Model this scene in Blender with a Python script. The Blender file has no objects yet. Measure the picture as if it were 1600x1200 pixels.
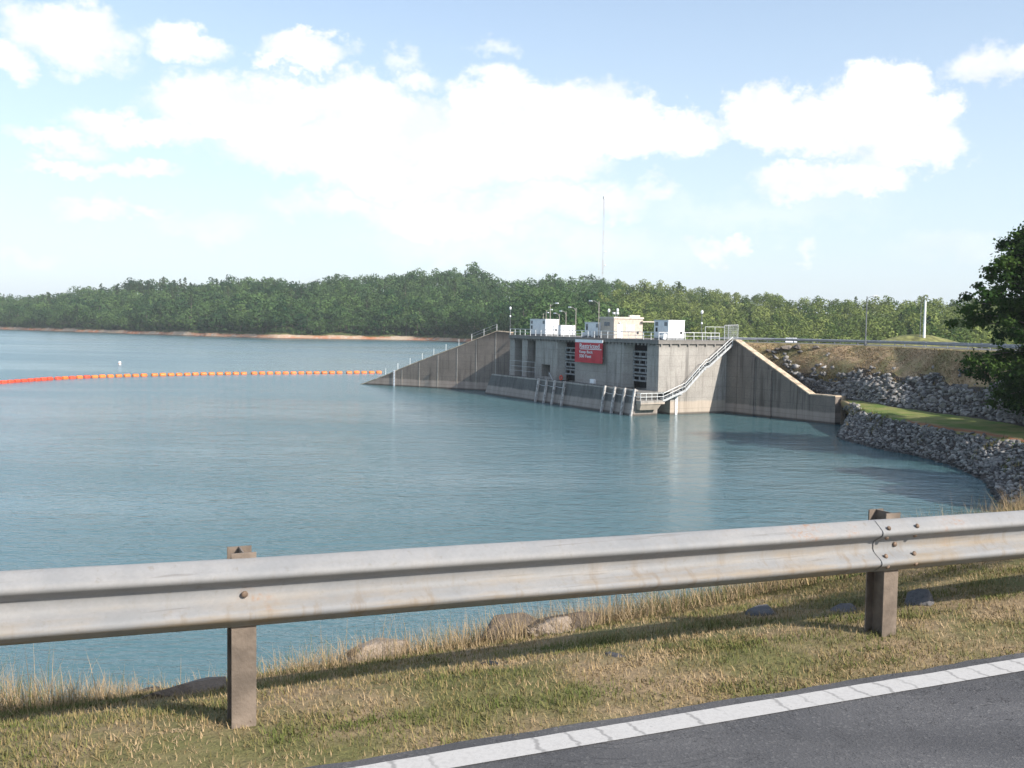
import bpy, bmesh, math, random
import numpy as np
from mathutils import Vector, Matrix, noise as mnoise
random.seed(7)
rng = np.random.default_rng(11)
R = math.radians
sc = bpy.context.scene
col = sc.collection

# ---------------------------------------------------------------- camera
CAMZ = 1.819
F = 1570.0                       # focal length in photo pixels (photo is 1600 px wide)
PITCH, ROLL = R(3.408), R(0.86)
fw = Vector((0, math.cos(PITCH), -math.sin(PITCH)))
r0 = Vector((1, 0, 0)); u0 = Vector((0, math.sin(PITCH), math.cos(PITCH)))
rt = r0 * math.cos(ROLL) + u0 * math.sin(ROLL)
up = u0 * math.cos(ROLL) - r0 * math.sin(ROLL)
cam_d = bpy.data.cameras.new('camera'); cam = bpy.data.objects.new('camera', cam_d); col.objects.link(cam)
M4 = Matrix((rt, up, -fw)).transposed().to_4x4(); M4.translation = Vector((0, 0, CAMZ))
cam.matrix_world = M4
cam_d.sensor_width = 36; cam_d.lens = 36 * F / 1600
cam_d.clip_start = 0.1; cam_d.clip_end = 12000
sc.camera = cam

# ---------------------------------------------------------------- light, sky
SUN_H = Vector((0.775, -0.632)).normalized()      # horizontal direction towards the sun
SUN_EL = R(33)
sun_dir = Vector((SUN_H.x * math.cos(SUN_EL), SUN_H.y * math.cos(SUN_EL), math.sin(SUN_EL)))
sd = bpy.data.lights.new('sun', 'SUN'); sd.energy = 5.0; sd.angle = R(0.53); sd.color = (1.0, 0.93, 0.84)
so = bpy.data.objects.new('sun', sd); col.objects.link(so)
so.rotation_euler = sun_dir.to_track_quat('Z', 'Y').to_euler(); so.location = (30, -20, 60)
SKY_STRENGTH = 0.15
CLOUD_STRENGTH = 0.88
sc.view_settings.view_transform = 'Standard'; sc.view_settings.look = 'None'
sc.view_settings.exposure = 0.5; sc.view_settings.gamma = 1.0
sc.view_settings.use_curve_mapping = False
sc.cycles.use_denoising = True
try: sc.cycles.denoiser = 'OPENIMAGEDENOISE'
except Exception: pass
sc.cycles.max_bounces = 5; sc.cycles.diffuse_bounces = 2; sc.cycles.glossy_bounces = 3
sc.cycles.transmission_bounces = 3; sc.cycles.volume_bounces = 0; sc.cycles.transparent_max_bounces = 6
sc.cycles.caustics_reflective = False; sc.cycles.caustics_refractive = False
sc.cycles.use_adaptive_sampling = True; sc.cycles.adaptive_threshold = 0.02

def ray(px, py):
    return (fw + rt * ((px - 800) / F) - up * ((py - 600) / F)).normalized()
def on_z(px, py, z):
    d = ray(px, py); t = (z - CAMZ) / d.z
    return Vector((d.x * t, d.y * t, z))
def at_depth(px, py, y):
    d = ray(px, py); t = y / d.y
    return Vector((d.x * t, y, CAMZ + d.z * t))

class N:
    """tiny node helper"""
    def __init__(s, nt): s.nt = nt
    def n(s, t, **k):
        nd = s.nt.nodes.new(t)
        for a, b in k.items(): setattr(nd, a, b)
        return nd
    def link(s, a, b): s.nt.links.new(a, b)
    def put(s, sock, v):
        if isinstance(v, bpy.types.NodeSocket): s.link(v, sock)
        else: sock.default_value = v
    def math(s, op, a, b=None, c=None, clamp=False):
        nd = s.n('ShaderNodeMath', operation=op); nd.use_clamp = clamp
        s.put(nd.inputs[0], a)
        if b is not None: s.put(nd.inputs[1], b)
        if c is not None: s.put(nd.inputs[2], c)
        return nd.outputs[0]
    def vmath(s, op, a, b=None):
        nd = s.n('ShaderNodeVectorMath', operation=op)
        s.put(nd.inputs[0], a)
        if b is not None: s.put(nd.inputs[1], b)
        return nd.outputs['Value'] if op in ('DOT_PRODUCT', 'LENGTH', 'DISTANCE') else nd.outputs[0]
    def ramp(s, fac, lo, hi, a=0.0, b=1.0, smooth=True):
        nd = s.n('ShaderNodeMapRange', interpolation_type='SMOOTHSTEP' if smooth else 'LINEAR')
        s.put(nd.inputs[0], fac)
        for i, v in ((1, lo), (2, hi), (3, a), (4, b)): s.put(nd.inputs[i], v)
        return nd.outputs[0]
    def mix(s, fac, a, b, blend='MIX'):
        nd = s.n('ShaderNodeMix', data_type='RGBA', blend_type=blend)
        s.put(nd.inputs[0], fac)
        s.put(nd.inputs[6], a if isinstance(a, bpy.types.NodeSocket) else (*a, 1))
        s.put(nd.inputs[7], b if isinstance(b, bpy.types.NodeSocket) else (*b, 1))
        return nd.outputs[2]
    def noise(s, vec, scale, detail=4, rough=0.55, dist=0.0, w=None):
        nd = s.n('ShaderNodeTexNoise')
        if vec is not None: s.link(vec, nd.inputs['Vector'])
        nd.inputs['Scale'].default_value = scale; nd.inputs['Detail'].default_value = detail
        nd.inputs['Roughness'].default_value = rough; nd.inputs['Distortion'].default_value = dist
        return nd.outputs['Fac'], nd.outputs['Color']
    def scaled(s, vec, sx, sy, sz, off=(0, 0, 0), rot=(0, 0, 0)):
        nd = s.n('ShaderNodeMapping'); s.link(vec, nd.inputs[0])
        nd.inputs['Scale'].default_value = (sx, sy, sz); nd.inputs['Location'].default_value = off
        nd.inputs['Rotation'].default_value = rot
        return nd.outputs[0]

def build_world():
    w = bpy.data.worlds.new('World'); sc.world = w; w.use_nodes = True
    nt = w.node_tree; nt.nodes.clear(); g = N(nt)
    sky = g.n('ShaderNodeTexSky', sky_type='NISHITA')
    sky.sun_disc = False; sky.sun_elevation = SUN_EL
    sky.sun_rotation = math.atan2(SUN_H.x, SUN_H.y)
    sky.altitude = 300; sky.air_density = 1.0; sky.dust_density = 1.3; sky.ozone_density = 1.2
    b1 = g.n('ShaderNodeBackground'); g.link(sky.outputs[0], b1.inputs[0]); b1.inputs[1].default_value = SKY_STRENGTH
    tc = g.n('ShaderNodeTexCoord'); d = tc.outputs['Generated']
    sep = g.n('ShaderNodeSeparateXYZ'); g.link(d, sep.inputs[0])
    az = g.math('ARCTAN2', sep.outputs[0], sep.outputs[1]); el = g.math('ARCSINE', sep.outputs[2])
    az = g.math('MULTIPLY', az, 57.29578); el = g.math('MULTIPLY', el, 57.29578)
    cmb = g.n('ShaderNodeCombineXYZ'); g.link(az, cmb.inputs[0]); g.link(el, cmb.inputs[1])
    p = cmb.outputs[0]
    # billowing: warp the angular position with noise of three sizes
    ds = g.scaled(d, 1, 1, 1.35)
    _, c1 = g.noise(ds, 11, 3, 0.55)
    _, c2 = g.noise(ds, 38, 4, 0.62)
    def warp(p, c, amp):
        v = g.vmath('SUBTRACT', c, (0.5, 0.5, 0.5)); v = g.vmath('MULTIPLY', v, (amp, amp * 0.8, 0))
        return g.vmath('ADD', p, v)
    _, c3 = g.noise(ds, 110, 3, 0.6)
    p = warp(p, c1, 4.2); p = warp(p, c2, 2.6); p = warp(p, c3, 1.1)
    blobs = [(110,48,100,52,1),(125,88,85,26,.55),(12,92,40,34,.8),(290,76,66,30,.8),(475,88,84,26,.9),(420,94,40,16,.7),
             (645,105,38,22,.45),(662,138,56,20,.6),(782,75,38,18,.4),(330,165,118,48,1),(440,158,120,46,1),(545,165,110,50,1),
             (200,192,110,32,.9),(90,224,70,20,.6),(420,215,200,36,1.0),(600,208,150,60,1.1),(480,250,180,34,.7),(650,272,200,46,.9),(720,230,120,50,.9),
             (170,266,115,15,.8),(150,325,60,20,.5),(245,332,40,12,.4),(330,352,80,28,.3),(560,328,170,32,.55),(700,338,190,46,.75),
             (800,180,110,72,1.3),(885,182,105,70,1.3),(960,200,95,52,1.1),(1055,205,110,36,1),(905,230,180,34,1.1),(810,262,150,40,.85),
             (870,322,170,42,.7),(1190,170,60,52,1.2),(1250,190,120,46,1.2),(1365,138,76,54,1.3),(1410,155,60,52,1.3),(1330,190,150,52,1.3),
             (1472,190,48,40,1.1),(1430,240,90,38,1),(1290,280,110,36,1),(1360,290,70,30,.9),(1545,105,66,34,.7),(1600,108,50,32,.7),
             (1112,380,46,20,.6),(1150,375,22,14,.6),(1246,385,20,20,.5),(1030,300,52,26,.5),(820,385,330,46,.38),(1180,330,240,34,.24),
             (1500,390,120,30,.25),(30,410,60,16,.3)]
    acc = None
    for cx, cy, rx, ry, wt in blobs:
        dd = ray(cx, cy)
        a0 = math.degrees(math.atan2(dd.x, dd.y)); e0 = math.degrees(math.asin(dd.z))
        q = g.vmath('SUBTRACT', p, (a0, e0, 0))
        q = g.vmath('MULTIPLY', q, (1 / (rx / F * 57.3), 1 / (ry / F * 57.3), 0))
        r2 = g.vmath('DOT_PRODUCT', q, q)
        v = g.math('MULTIPLY_ADD', r2, -wt, wt)
        acc = v if acc is None else g.math('MAXIMUM', acc, v)
    # the rest of the sky: scattered fair-weather cumulus of the same sort
    sp = g.n('ShaderNodeSeparateXYZ'); g.link(p, sp.inputs[0])
    outside = g.math('MAXIMUM', g.ramp(g.math('ABSOLUTE', az), 29, 40), g.ramp(el, 20, 30))
    f1, _ = g.noise(ds, 4.2, 5, 0.55)
    gen = g.ramp(f1, 0.53, 0.70, -0.6, 1.0, smooth=False)
    gen = g.math('ADD', gen, g.math('MULTIPLY', g.math('SUBTRACT', 1.0, outside), -3.0))
    acc = g.math('MAXIMUM', acc, gen)
    alpha = g.ramp(acc, -0.06, 0.85)
    alpha = g.math('MULTIPLY', alpha, g.ramp(el, -1, 1.5))
    f3, _ = g.noise(ds, 16, 4, 0.6)
    shade = g.ramp(f3, 0.3, 0.62)
    cc = g.mix(shade, (0.79, 0.82, 0.90), (1.0, 0.99, 0.985))
    b2 = g.n('ShaderNodeBackground'); g.link(cc, b2.inputs[0]); b2.inputs[1].default_value = CLOUD_STRENGTH
    ms = g.n('ShaderNodeMixShader'); g.link(alpha, ms.inputs[0]); g.link(b1.outputs[0], ms.inputs[1]); g.link(b2.outputs[0], ms.inputs[2])
    # thin bright haze veil low over the horizon all the way round
    b3 = g.n('ShaderNodeBackground'); b3.inputs[0].default_value = (0.76, 0.89, 1.0, 1); b3.inputs[1].default_value = 0.77
    veil = g.math('MULTIPLY', g.ramp(el, 0, 22, 1, 0.26, smooth=False), 0.72)
    m2 = g.n('ShaderNodeMixShader'); g.link(veil, m2.inputs[0]); g.link(b1.outputs[0], m2.inputs[1]); g.link(b3.outputs[0], m2.inputs[2])
    g.link(m2.outputs[0], ms.inputs[1])
    out = g.n('ShaderNodeOutputWorld'); g.link(ms.outputs[0], out.inputs[0])
    w.cycles.sampling_method = 'MANUAL'; w.cycles.sample_map_resolution = 512
build_world()

# ---------------------------------------------------------------- helpers for meshes and naming
class MB:
    def __init__(s): s.v = []; s.f = []; s.m = []
    def add(s, vs, fs, m=0):
        o = len(s.v); s.v += [tuple(v) for v in vs]
        s.f += [tuple(i + o for i in f) for f in fs]; s.m += [m] * len(fs); return s
    def hexa(s, p, m=0):      # 8 points: bottom 4 ccw, top 4 ccw
        return s.add(p, [(3,2,1,0),(4,5,6,7),(0,1,5,4),(1,2,6,5),(2,3,7,6),(3,0,4,7)], m)
    def box(s, x0, x1, y0, y1, z0, z1, m=0):
        return s.hexa([(x0,y0,z0),(x1,y0,z0),(x1,y1,z0),(x0,y1,z0),(x0,y0,z1),(x1,y0,z1),(x1,y1,z1),(x0,y1,z1)], m)
    def tube(s, a, b, r, n=6, r2=None, m=0, cap=True):
        a = Vector(a); b = Vector(b); d = (b - a)
        if d.length < 1e-6: return s
        d.normalize(); t = Vector((0,0,1)) if abs(d.z) < .9 else Vector((1,0,0))
        x = d.cross(t).normalized(); y = d.cross(x)
        r2 = r if r2 is None else r2
        vs = [a + (x*math.cos(2*math.pi*i/n) + y*math.sin(2*math.pi*i/n)) * r for i in range(n)]
        vs += [b + (x*math.cos(2*math.pi*i/n) + y*math.sin(2*math.pi*i/n)) * r2 for i in range(n)]
        fs = [(i, i+n, (i+1)%n+n, (i+1)%n) for i in range(n)]
        if cap: fs += [tuple(range(n)), tuple(range(2*n-1, n-1, -1))]
        return s.add(vs, fs, m)
    def path(s, pts, r, n=6, m=0):
        for a, b in zip(pts[:-1], pts[1:]): s.tube(a, b, r, n, m=m)
        return s
    def bar(s, a, b, w, h, upv=(0,0,1), m=0):   # rectangular bar from a to b
        a = Vector(a); b = Vector(b); d = (b-a).normalized(); x = d.cross(Vector(upv)).normalized(); y = x.cross(d)
        x *= w/2; y *= h/2
        return s.hexa([a-x-y, a+x-y, b+x-y, b-x-y, a-x+y, a+x+y, b+x+y, b-x+y], m)
    def lathe(s, prof, n=12, axis=2, m=0):
        vs = []; fs = []
        for r, h in prof:
            for i in range(n):
                c, q = r*math.cos(2*math.pi*i/n), r*math.sin(2*math.pi*i/n)
                vs.append((c, q, h) if axis == 2 else ((h, c, q) if axis == 0 else (c, h, q)))
        for j in range(len(prof)-1):
            for i in range(n):
                k = (i+1) % n
                fs.append((j*n+i, j*n+k, (j+1)*n+k, (j+1)*n+i))
        fs.append(tuple(range(n-1, -1, -1))); fs.append(tuple((len(prof)-1)*n+i for i in range(n)))
        return s.add(vs, fs, m)
    def mesh(s, name, mats, smooth=False):
        me = bpy.data.meshes.new(name); me.from_pydata(s.v, [], s.f)
        mats = mats if isinstance(mats, (list, tuple)) else [mats]
        for x in mats: me.materials.append(x)
        if len(mats) > 1: me.polygons.foreach_set('material_index', s.m)
        bm = bmesh.new(); bm.from_mesh(me); bmesh.ops.recalc_face_normals(bm, faces=bm.faces); bm.to_mesh(me); bm.free()
        if smooth: me.polygons.foreach_set('use_smooth', [True]*len(me.polygons))
        me.update(); return me
    def build(s, name, mats, parent=None, smooth=False, bevel=0):
        o = bpy.data.objects.new(name, s.mesh(name, mats, smooth)); col.objects.link(o)
        if parent is not None: o.parent = parent
        if bevel:
            b = o.modifiers.new('bevel', 'BEVEL'); b.width = bevel; b.segments = 2; b.limit_method = 'ANGLE'
        return o

def np_mesh(name, verts, faces, mat, attr=None, smooth=False):
    """verts (n,3), faces (m,k) -> mesh; attr = per-vertex float"""
    me = bpy.data.meshes.new(name); k = faces.shape[1]
    me.vertices.add(len(verts)); me.vertices.foreach_set('co', verts.astype(np.float32).ravel())
    me.loops.add(faces.size); me.loops.foreach_set('vertex_index', faces.astype(np.int32).ravel())
    me.polygons.add(len(faces))
    me.polygons.foreach_set('loop_start', np.arange(0, faces.size, k, dtype=np.int32))
    me.polygons.foreach_set('loop_total', np.full(len(faces), k, dtype=np.int32))
    if smooth: me.polygons.foreach_set('use_smooth', np.ones(len(faces), dtype=bool))
    for mm in (mat if isinstance(mat, list) else [mat]): me.materials.append(mm)
    if attr is not None:
        a = me.attributes.new('tint', 'FLOAT', 'POINT'); a.data.foreach_set('value', attr.astype(np.float32))
    me.update(); me.validate(); return me

def tag(o, label=None, cat=None, group=None, kind=None):
    if label: o['label'] = label
    if cat: o['category'] = cat
    if group: o['group'] = group
    if kind: o['kind'] = kind
    return o
def empty(name, loc=(0,0,0), rz=0.0, label=None, cat=None, group=None):
    o = bpy.data.objects.new(name, None); col.objects.link(o); o.empty_display_size = 0.3
    o.location = loc; o.rotation_euler = (0, 0, rz)
    return tag(o, label, cat, group)
def link(name, me, parent=None, loc=(0,0,0), rot=(0,0,0), scale=(1,1,1)):
    o = bpy.data.objects.new(name, me); col.objects.link(o)
    if parent is not None: o.parent = parent
    o.location = loc; o.rotation_euler = rot; o.scale = scale; return o
def copy_tree(root, loc, rz, label=None, group=None):
    kids = [(c, list(c.children)) for c in root.children]
    r = root.copy(); col.objects.link(r); r.location = loc; r.rotation_euler = (0, 0, rz)
    if label: r['label'] = label
    if group: r['group'] = group
    for c, gs in kids:
        d = c.copy(); col.objects.link(d); d.parent = r
        for x in gs:
            e = x.copy(); col.objects.link(e); e.parent = d
    return r

# ---------------------------------------------------------------- materials
def new_mat(name):
    m = bpy.data.materials.new(name); m.use_nodes = True
    nt = m.node_tree; b = nt.nodes['Principled BSDF']; return m, N(nt), b
def flat(name, c, rough=0.6, metal=0.0, var=0.12, scale=3.0, bump=0.0, spec=0.4):
    m, g, b = new_mat(name)
    geo = g.n('ShaderNodeNewGeometry')
    f, _ = g.noise(geo.outputs['Position'], scale, 5, 0.6)
    c2 = tuple(max(0, x*(1-2*var)) for x in c); c3 = tuple(min(1, x*(1+var)) for x in c)
    g.link(g.mix(g.ramp(f, .3, .7), c2, c3), b.inputs['Base Color'])
    b.inputs['Roughness'].default_value = rough; b.inputs['Metallic'].default_value = metal
    b.inputs['Specular IOR Level'].default_value = spec
    if bump:
        bp = g.n('ShaderNodeBump'); bp.inputs['Strength'].default_value = bump; bp.inputs['Distance'].default_value = .02
        f2, _ = g.noise(geo.outputs['Position'], scale*8, 4, .6); g.link(f2, bp.inputs['Height']); g.link(bp.outputs[0], b.inputs['Normal'])
    return m

WATER_Z = -10.7
def concrete_mat(name, pale, dark, ring, ring_top=WATER_Z+1.9):
    m, g, b = new_mat(name)
    geo = g.n('ShaderNodeNewGeometry'); P = geo.outputs['Position']
    st, _ = g.noise(g.scaled(P, 1, 1, .07), 1.1, 5, .65)         # rain streaks
    bl, _ = g.noise(P, .35, 4, .6)                                # large blotches
    fi, _ = g.noise(P, 4.5, 6, .7)
    c = g.mix(g.ramp(bl, .3, .7), pale, tuple(x*.8 for x in pale))
    c = g.mix(g.math('MULTIPLY', g.ramp(st, .49, .68), .75), c, dark)
    c = g.mix(g.ramp(fi, .35, .75, 0, .5), c, tuple(x*.5 for x in pale))
    sep = g.n('ShaderNodeSeparateXYZ'); g.link(P, sep.inputs[0]); z = sep.outputs[2]
    # dark biological stain running down from the coping
    dz = g.math('ADD', g.math('MULTIPLY', st, 2.6), -2.1)
    top = g.ramp(g.math('SUBTRACT', z, dz), -0.9, 0.9)
    c = g.mix(g.math('MULTIPLY', top, .8), c, dark)
    # bleached band left by the lake level
    zz = g.math('ADD', z, g.math('MULTIPLY', g.math('SUBTRACT', bl, .5), .5))
    ringf = g.ramp(zz, ring_top-.18, ring_top+.15, 1, 0)
    rc = g.mix(g.ramp(st, .35, .7), ring, tuple(x*.78 for x in ring))
    c = g.mix(g.math('MULTIPLY', ringf, .8), c, rc)
    wet = g.ramp(z, WATER_Z+.12, WATER_Z+.4, 1, 0)
    c = g.mix(g.math('MULTIPLY', wet, .75), c, tuple(x*.3 for x in dark))
    # pour lines every 1.5 m
    fr = g.math('FRACT', g.math('MULTIPLY', z, 1/1.52))
    ln = g.ramp(g.math('ABSOLUTE', g.math('SUBTRACT', fr, .5)), .0, .03, 1, 0)
    c = g.mix(g.math('MULTIPLY', ln, .42), c, dark)
    g.link(c, b.inputs['Base Color']); b.inputs['Roughness'].default_value = .9; b.inputs['Specular IOR Level'].default_value = .2
    bp = g.n('ShaderNodeBump'); bp.inputs['Strength'].default_value = .35; bp.inputs['Distance'].default_value = .05
    g.link(fi, bp.inputs['Height']); g.link(bp.outputs[0], b.inputs['Normal'])
    return m
CONC = concrete_mat('weathered concrete', (.42,.395,.36), (.14,.13,.12), (.50,.42,.34))
CONC_WALL = concrete_mat('stained wall concrete', (.255,.218,.188), (.075,.065,.058), (.42,.345,.295), WATER_Z+1.5)
CONC_PL = concrete_mat('dark plinth concrete', (.165,.165,.158), (.075,.075,.07), (.40,.35,.31), WATER_Z+1.6)
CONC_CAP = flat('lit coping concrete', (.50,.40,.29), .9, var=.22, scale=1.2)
WHITE = flat('white painted metal', (.74,.75,.76), .5, var=.05, scale=1.5)
GREYP = flat('grey louvre metal', (.22,.23,.24), .6, var=.15)
GALV = flat('galvanised tube', (.55,.57,.58), .45, .3, var=.12)
WRAIL = flat('white handrail paint', (.72,.73,.72), .5, var=.1)
BEIGE = flat('beige stucco', (.52,.455,.385), .85, var=.08)
ROOFW = flat('pale roof metal', (.58,.52,.46), .6, var=.08)
DARK = flat('near black finish', (.03,.033,.036), .7, var=.2)  # near-black, for the recess backs and small fittings
RACK = flat('rack concrete', (.27,.28,.28), .85, var=.2)
TIMBER = flat('grey fender timber', (.46,.44,.42), .85, var=.25, scale=2.5)
RED = flat('red sign sheet', (.52,.018,.035), .5, var=.08, scale=.6)
SIGNW = flat('white sign sheet', (.82,.83,.84), .5, var=.04)
ORANGE = flat('orange float plastic', (.85,.20,.035), .45, var=.10, scale=.4)
REDOR = flat('red float plastic', (.80,.085,.035), .45, var=.10, scale=.4)
POLE = flat('lamp pole galvanised', (.42,.38,.33), .5, .3, var=.1)
POLED = flat('dark pole steel', (.20,.21,.22), .5, .2, var=.1)
GLASSD = flat('dark car glass', (.02,.025,.03), .1, var=.1, spec=.6)
RUBBER = flat('tyre rubber', (.02,.02,.02), .8)
MASTR = flat('faded red mast paint', (.45,.33,.31), .6)
ROCK_MATS = []
def rock_mat(name, a, bcol):
    m, g, b = new_mat(name)
    geo = g.n('ShaderNodeNewGeometry'); oi = g.n('ShaderNodeObjectInfo')
    at = g.n('ShaderNodeAttribute'); at.attribute_name = 'tint'
    f, _ = g.noise(geo.outputs['Position'], 2.6, 6, .68)
    v = g.math('FRACT', g.math('ADD', g.math('ADD', oi.outputs['Random'], at.outputs['Fac']), g.math('MULTIPLY', f, .45)))
    c = g.mix(g.ramp(v, 0.0, .85, smooth=False), a, bcol)
    c = g.mix(g.ramp(v, .86, .99), c, tuple(min(1, x*1.35) for x in bcol))
    f2, _ = g.noise(geo.outputs['Position'], 9, 5, .7)
    c = g.mix(g.ramp(f2, .5, .75, 0, .5), c, tuple(x*.5 for x in a))
    sz_ = g.n('ShaderNodeSeparateXYZ'); g.link(geo.outputs['Position'], sz_.inputs[0])
    c = g.mix(g.ramp(g.math('ADD', sz_.outputs[2], g.math('MULTIPLY', f, .5)), WATER_Z+.35, WATER_Z+.75, .7, 0), c, tuple(x*.35 for x in a))   # wet band at the waterline
    g.link(c, b.inputs['Base Color']); b.inputs['Roughness'].default_value = .88; b.inputs['Specular IOR Level'].default_value = .25
    bp = g.n('ShaderNodeBump'); bp.inputs['Strength'].default_value = .6; bp.inputs['Distance'].default_value = .06
    g.link(f2, bp.inputs['Height']); g.link(bp.outputs[0], b.inputs['Normal'])
    return m
ROCK = rock_mat('blue grey granite', (.082,.081,.081), (.315,.298,.276))
ROCKB = rock_mat('brown bank rock', (.10,.078,.06), (.24,.195,.155))
ROCKD = rock_mat('dark wet looking rock', (.035,.037,.042), (.12,.115,.115))
ROCKN = rock_mat('lichen grey rock', (.085,.075,.068), (.24,.205,.17))

def leaf_mat(name, dark, light, transl=.28):
    m, g, b = new_mat(name); nt = m.node_tree
    oi = g.n('ShaderNodeObjectInfo'); at = g.n('ShaderNodeAttribute'); at.attribute_name = 'tint'
    geo = g.n('ShaderNodeNewGeometry')
    f, _ = g.noise(geo.outputs['Position'], .22, 3, .6)
    v = g.math('FRACT', g.math('ADD', g.math('MULTIPLY', oi.outputs['Random'], .97), at.outputs['Fac']))
    v = g.math('ADD', g.math('MULTIPLY', v, .75), g.math('MULTIPLY', f, .35))
    c = g.mix(g.ramp(v, .12, .95, smooth=False), dark, light)
    nt.nodes.remove(b)
    d = g.n('ShaderNodeBsdfDiffuse'); g.link(c, d.inputs[0])
    t = g.n('ShaderNodeBsdfTranslucent'); g.link(g.mix(.5, c, light), t.inputs[0])
    ms = g.n('ShaderNodeMixShader'); ms.inputs[0].default_value = transl
    g.link(d.outputs[0], ms.inputs[1]); g.link(t.outputs[0], ms.inputs[2])
    g.link(ms.outputs[0], nt.nodes['Material Output'].inputs[0]); return m
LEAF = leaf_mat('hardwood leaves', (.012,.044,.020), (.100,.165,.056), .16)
LEAF_SUNLIT = leaf_mat('sunlit tone hill leaves', (.040,.085,.025), (.225,.265,.080), .18)  # sun-facing hill: sunlight painted in as a lighter copy of the leaf colour
PINE = leaf_mat('pine needles', (.028,.058,.028), (.065,.10,.038))
LEAFN = leaf_mat('oak leaves', (.022,.052,.016), (.070,.118,.030), .24)
BARK = flat('grey bark', (.17,.14,.115), .95, var=.3, scale=2)
def straw_mat(name):
    m, g, b = new_mat(name)
    at = g.n('ShaderNodeAttribute'); at.attribute_name = 'tint'
    cr = g.n('ShaderNodeValToRGB'); g.link(at.outputs['Fac'], cr.inputs[0])
    e = cr.color_ramp.elements
    e[0].position = 0; e[0].color = (.060,.085,.022,1); e[1].position = 1; e[1].color = (.37,.285,.18,1)
    for pos, c in ((.22,(.115,.135,.038,1)), (.42,(.17,.155,.06,1)), (.62,(.27,.20,.10,1)), (.8,(.36,.26,.15,1))):
        x = e.new(pos); x.color = c
    g.link(cr.outputs[0], b.inputs['Base Color']); b.inputs['Roughness'].default_value = .8; b.inputs['Specular IOR Level'].default_value = .15
    return m
STRAW = straw_mat('grass and straw')

# ---------------------------------------------------------------- water
def build_water():
    m, g, b = new_mat('lake water')
    geo = g.n('ShaderNodeNewGeometry'); P = geo.outputs['Position']
    b.inputs['Base Color'].default_value = (.068,.142,.156,1)
    b.inputs['IOR'].default_value = 1.333
    big, _ = g.noise(g.scaled(P, .012, .03, 1, rot=(0,0,R(12))), 1, 3, .55)           # wind lanes
    w1, _ = g.noise(g.scaled(P, .55, 1.0, 1, rot=(0,0,R(-15))), 1.0, 3, .55, .3)
    w2, _ = g.noise(g.scaled(P, 1.1, 2.2, 1, rot=(0,0,R(10))), 1.5, 3, .6, .2)
    w3, _ = g.noise(g.scaled(P, .12, .3, 1, rot=(0,0,R(8))), 1.0, 3, .5)
    amp = g.ramp(big, .33, .67, .45, 1.15)
    dist = g.vmath('DISTANCE', P, (22, 105, WATER_Z))          # the cove beside the dam lies sheltered from the wind
    calm = g.ramp(dist, 25, 150, .09, .20)
    g.link(g.math('ADD', calm, g.ramp(big, .38, .62, -.02, .06)), b.inputs['Roughness'])
    h = g.math('ADD', g.math('MULTIPLY', w1, .17), g.math('MULTIPLY', w2, .075))
    h = g.math('ADD', g.math('MULTIPLY', h, amp), g.math('MULTIPLY', w3, .14))
    bp = g.n('ShaderNodeBump'); bp.inputs['Strength'].default_value = 1.0; bp.inputs['Distance'].default_value = 1.0
    g.link(h, bp.inputs['Height']); g.link(bp.outputs[0], b.inputs['Normal'])
    mb = MB(); mb.add([(-4000,-1500,WATER_Z),(4000,-1500,WATER_Z),(4000,6000,WATER_Z),(-4000,6000,WATER_Z)], [(0,1,2,3)])
    tag(mb.build('lake_water', m), kind='structure')
build_water()

# ---------------------------------------------------------------- far terrain (hills round the lake)
def lerp_tab(tab, x): return float(np.interp(x, [t[0] for t in tab], [t[1] for t in tab]))
SHORE = [(-700,1250),(-300,1100),(0,957),(75,900),(150,846),(300,754),(430,700),(560,705),(640,700),(700,680),(760,650),(800,560),(850,330),(900,280),(1000,270),(1600,250),(2600,250)]
TREETOP = [(-700,462),(-200,458),(0,461),(60,462),(100,458),(160,448),(195,440),(215,437),(290,438),(380,434),(430,432),(452,438),(468,443),(485,434),(560,428),(640,423),(700,420),(740,422),(785,429),(800,432),(815,427),(850,425),(900,427),(960,432),(1000,437),(1100,448),(1200,456),(1300,467),(1360,471),(1400,469),(1450,468),(1520,470),(1600,468),(1800,462),(2600,455)]
RIDGE = [(-700,1600),(0,1230),(200,1080),(430,960),(640,960),(760,930),(800,880),(900,800),(1000,740),(1150,660),(1300,560),(1450,520),(1600,500),(2600,500)]
BASEZ = [(-700,WATER_Z-.6),(770,WATER_Z-.6),(850,-16),(1000,-24),(1300,-24),(1380,-18),(1440,-14),(1500,-14),(1560,-16),(2600,-16)]
def hz(px): return 506.5 + .015*(px-800)
def far_point(px, t):
    R0 = lerp_tab(SHORE, px); R1 = lerp_tab(RIDGE, px); y = R0 + (R1-R0)*t
    if t > 1: y = R1 + (t-1)*500
    x = (px-800)/F*y
    ztop = CAMZ + (hz(px)-lerp_tab(TREETOP, px))/F*R1 - float(np.interp(px, (820, 900, 1000, 1150), (20.5, 16.5, 12, 9))) - 2.5*mnoise.noise((px*.012, 3.1, 0))
    zb = lerp_tab(BASEZ, px)
    if t <= 1:
        s = min(1, t*1.0); prof = s**.9*(1-.12*math.sin(math.pi*s))
    else: prof = 1 - .25*(t-1)
    z = zb + (ztop-zb)*prof
    if t > 0.02:
        z += 1.6*mnoise.noise((x*.012, y*.012, 1.7))*min(1, t*4)
    return x, y, z
def shore_lift(px, t):   # low clay bank right at the water's edge
    if px > 790: return 0
    d = (lerp_tab(RIDGE, px)-lerp_tab(SHORE, px))*t
    b = 3.0 + 1.6*mnoise.noise((px*.02, 9.3, 0)) + .9*mnoise.noise((px*.09, 2.3, 0))
    return b*min(1, max(0, d/7.0))
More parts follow.
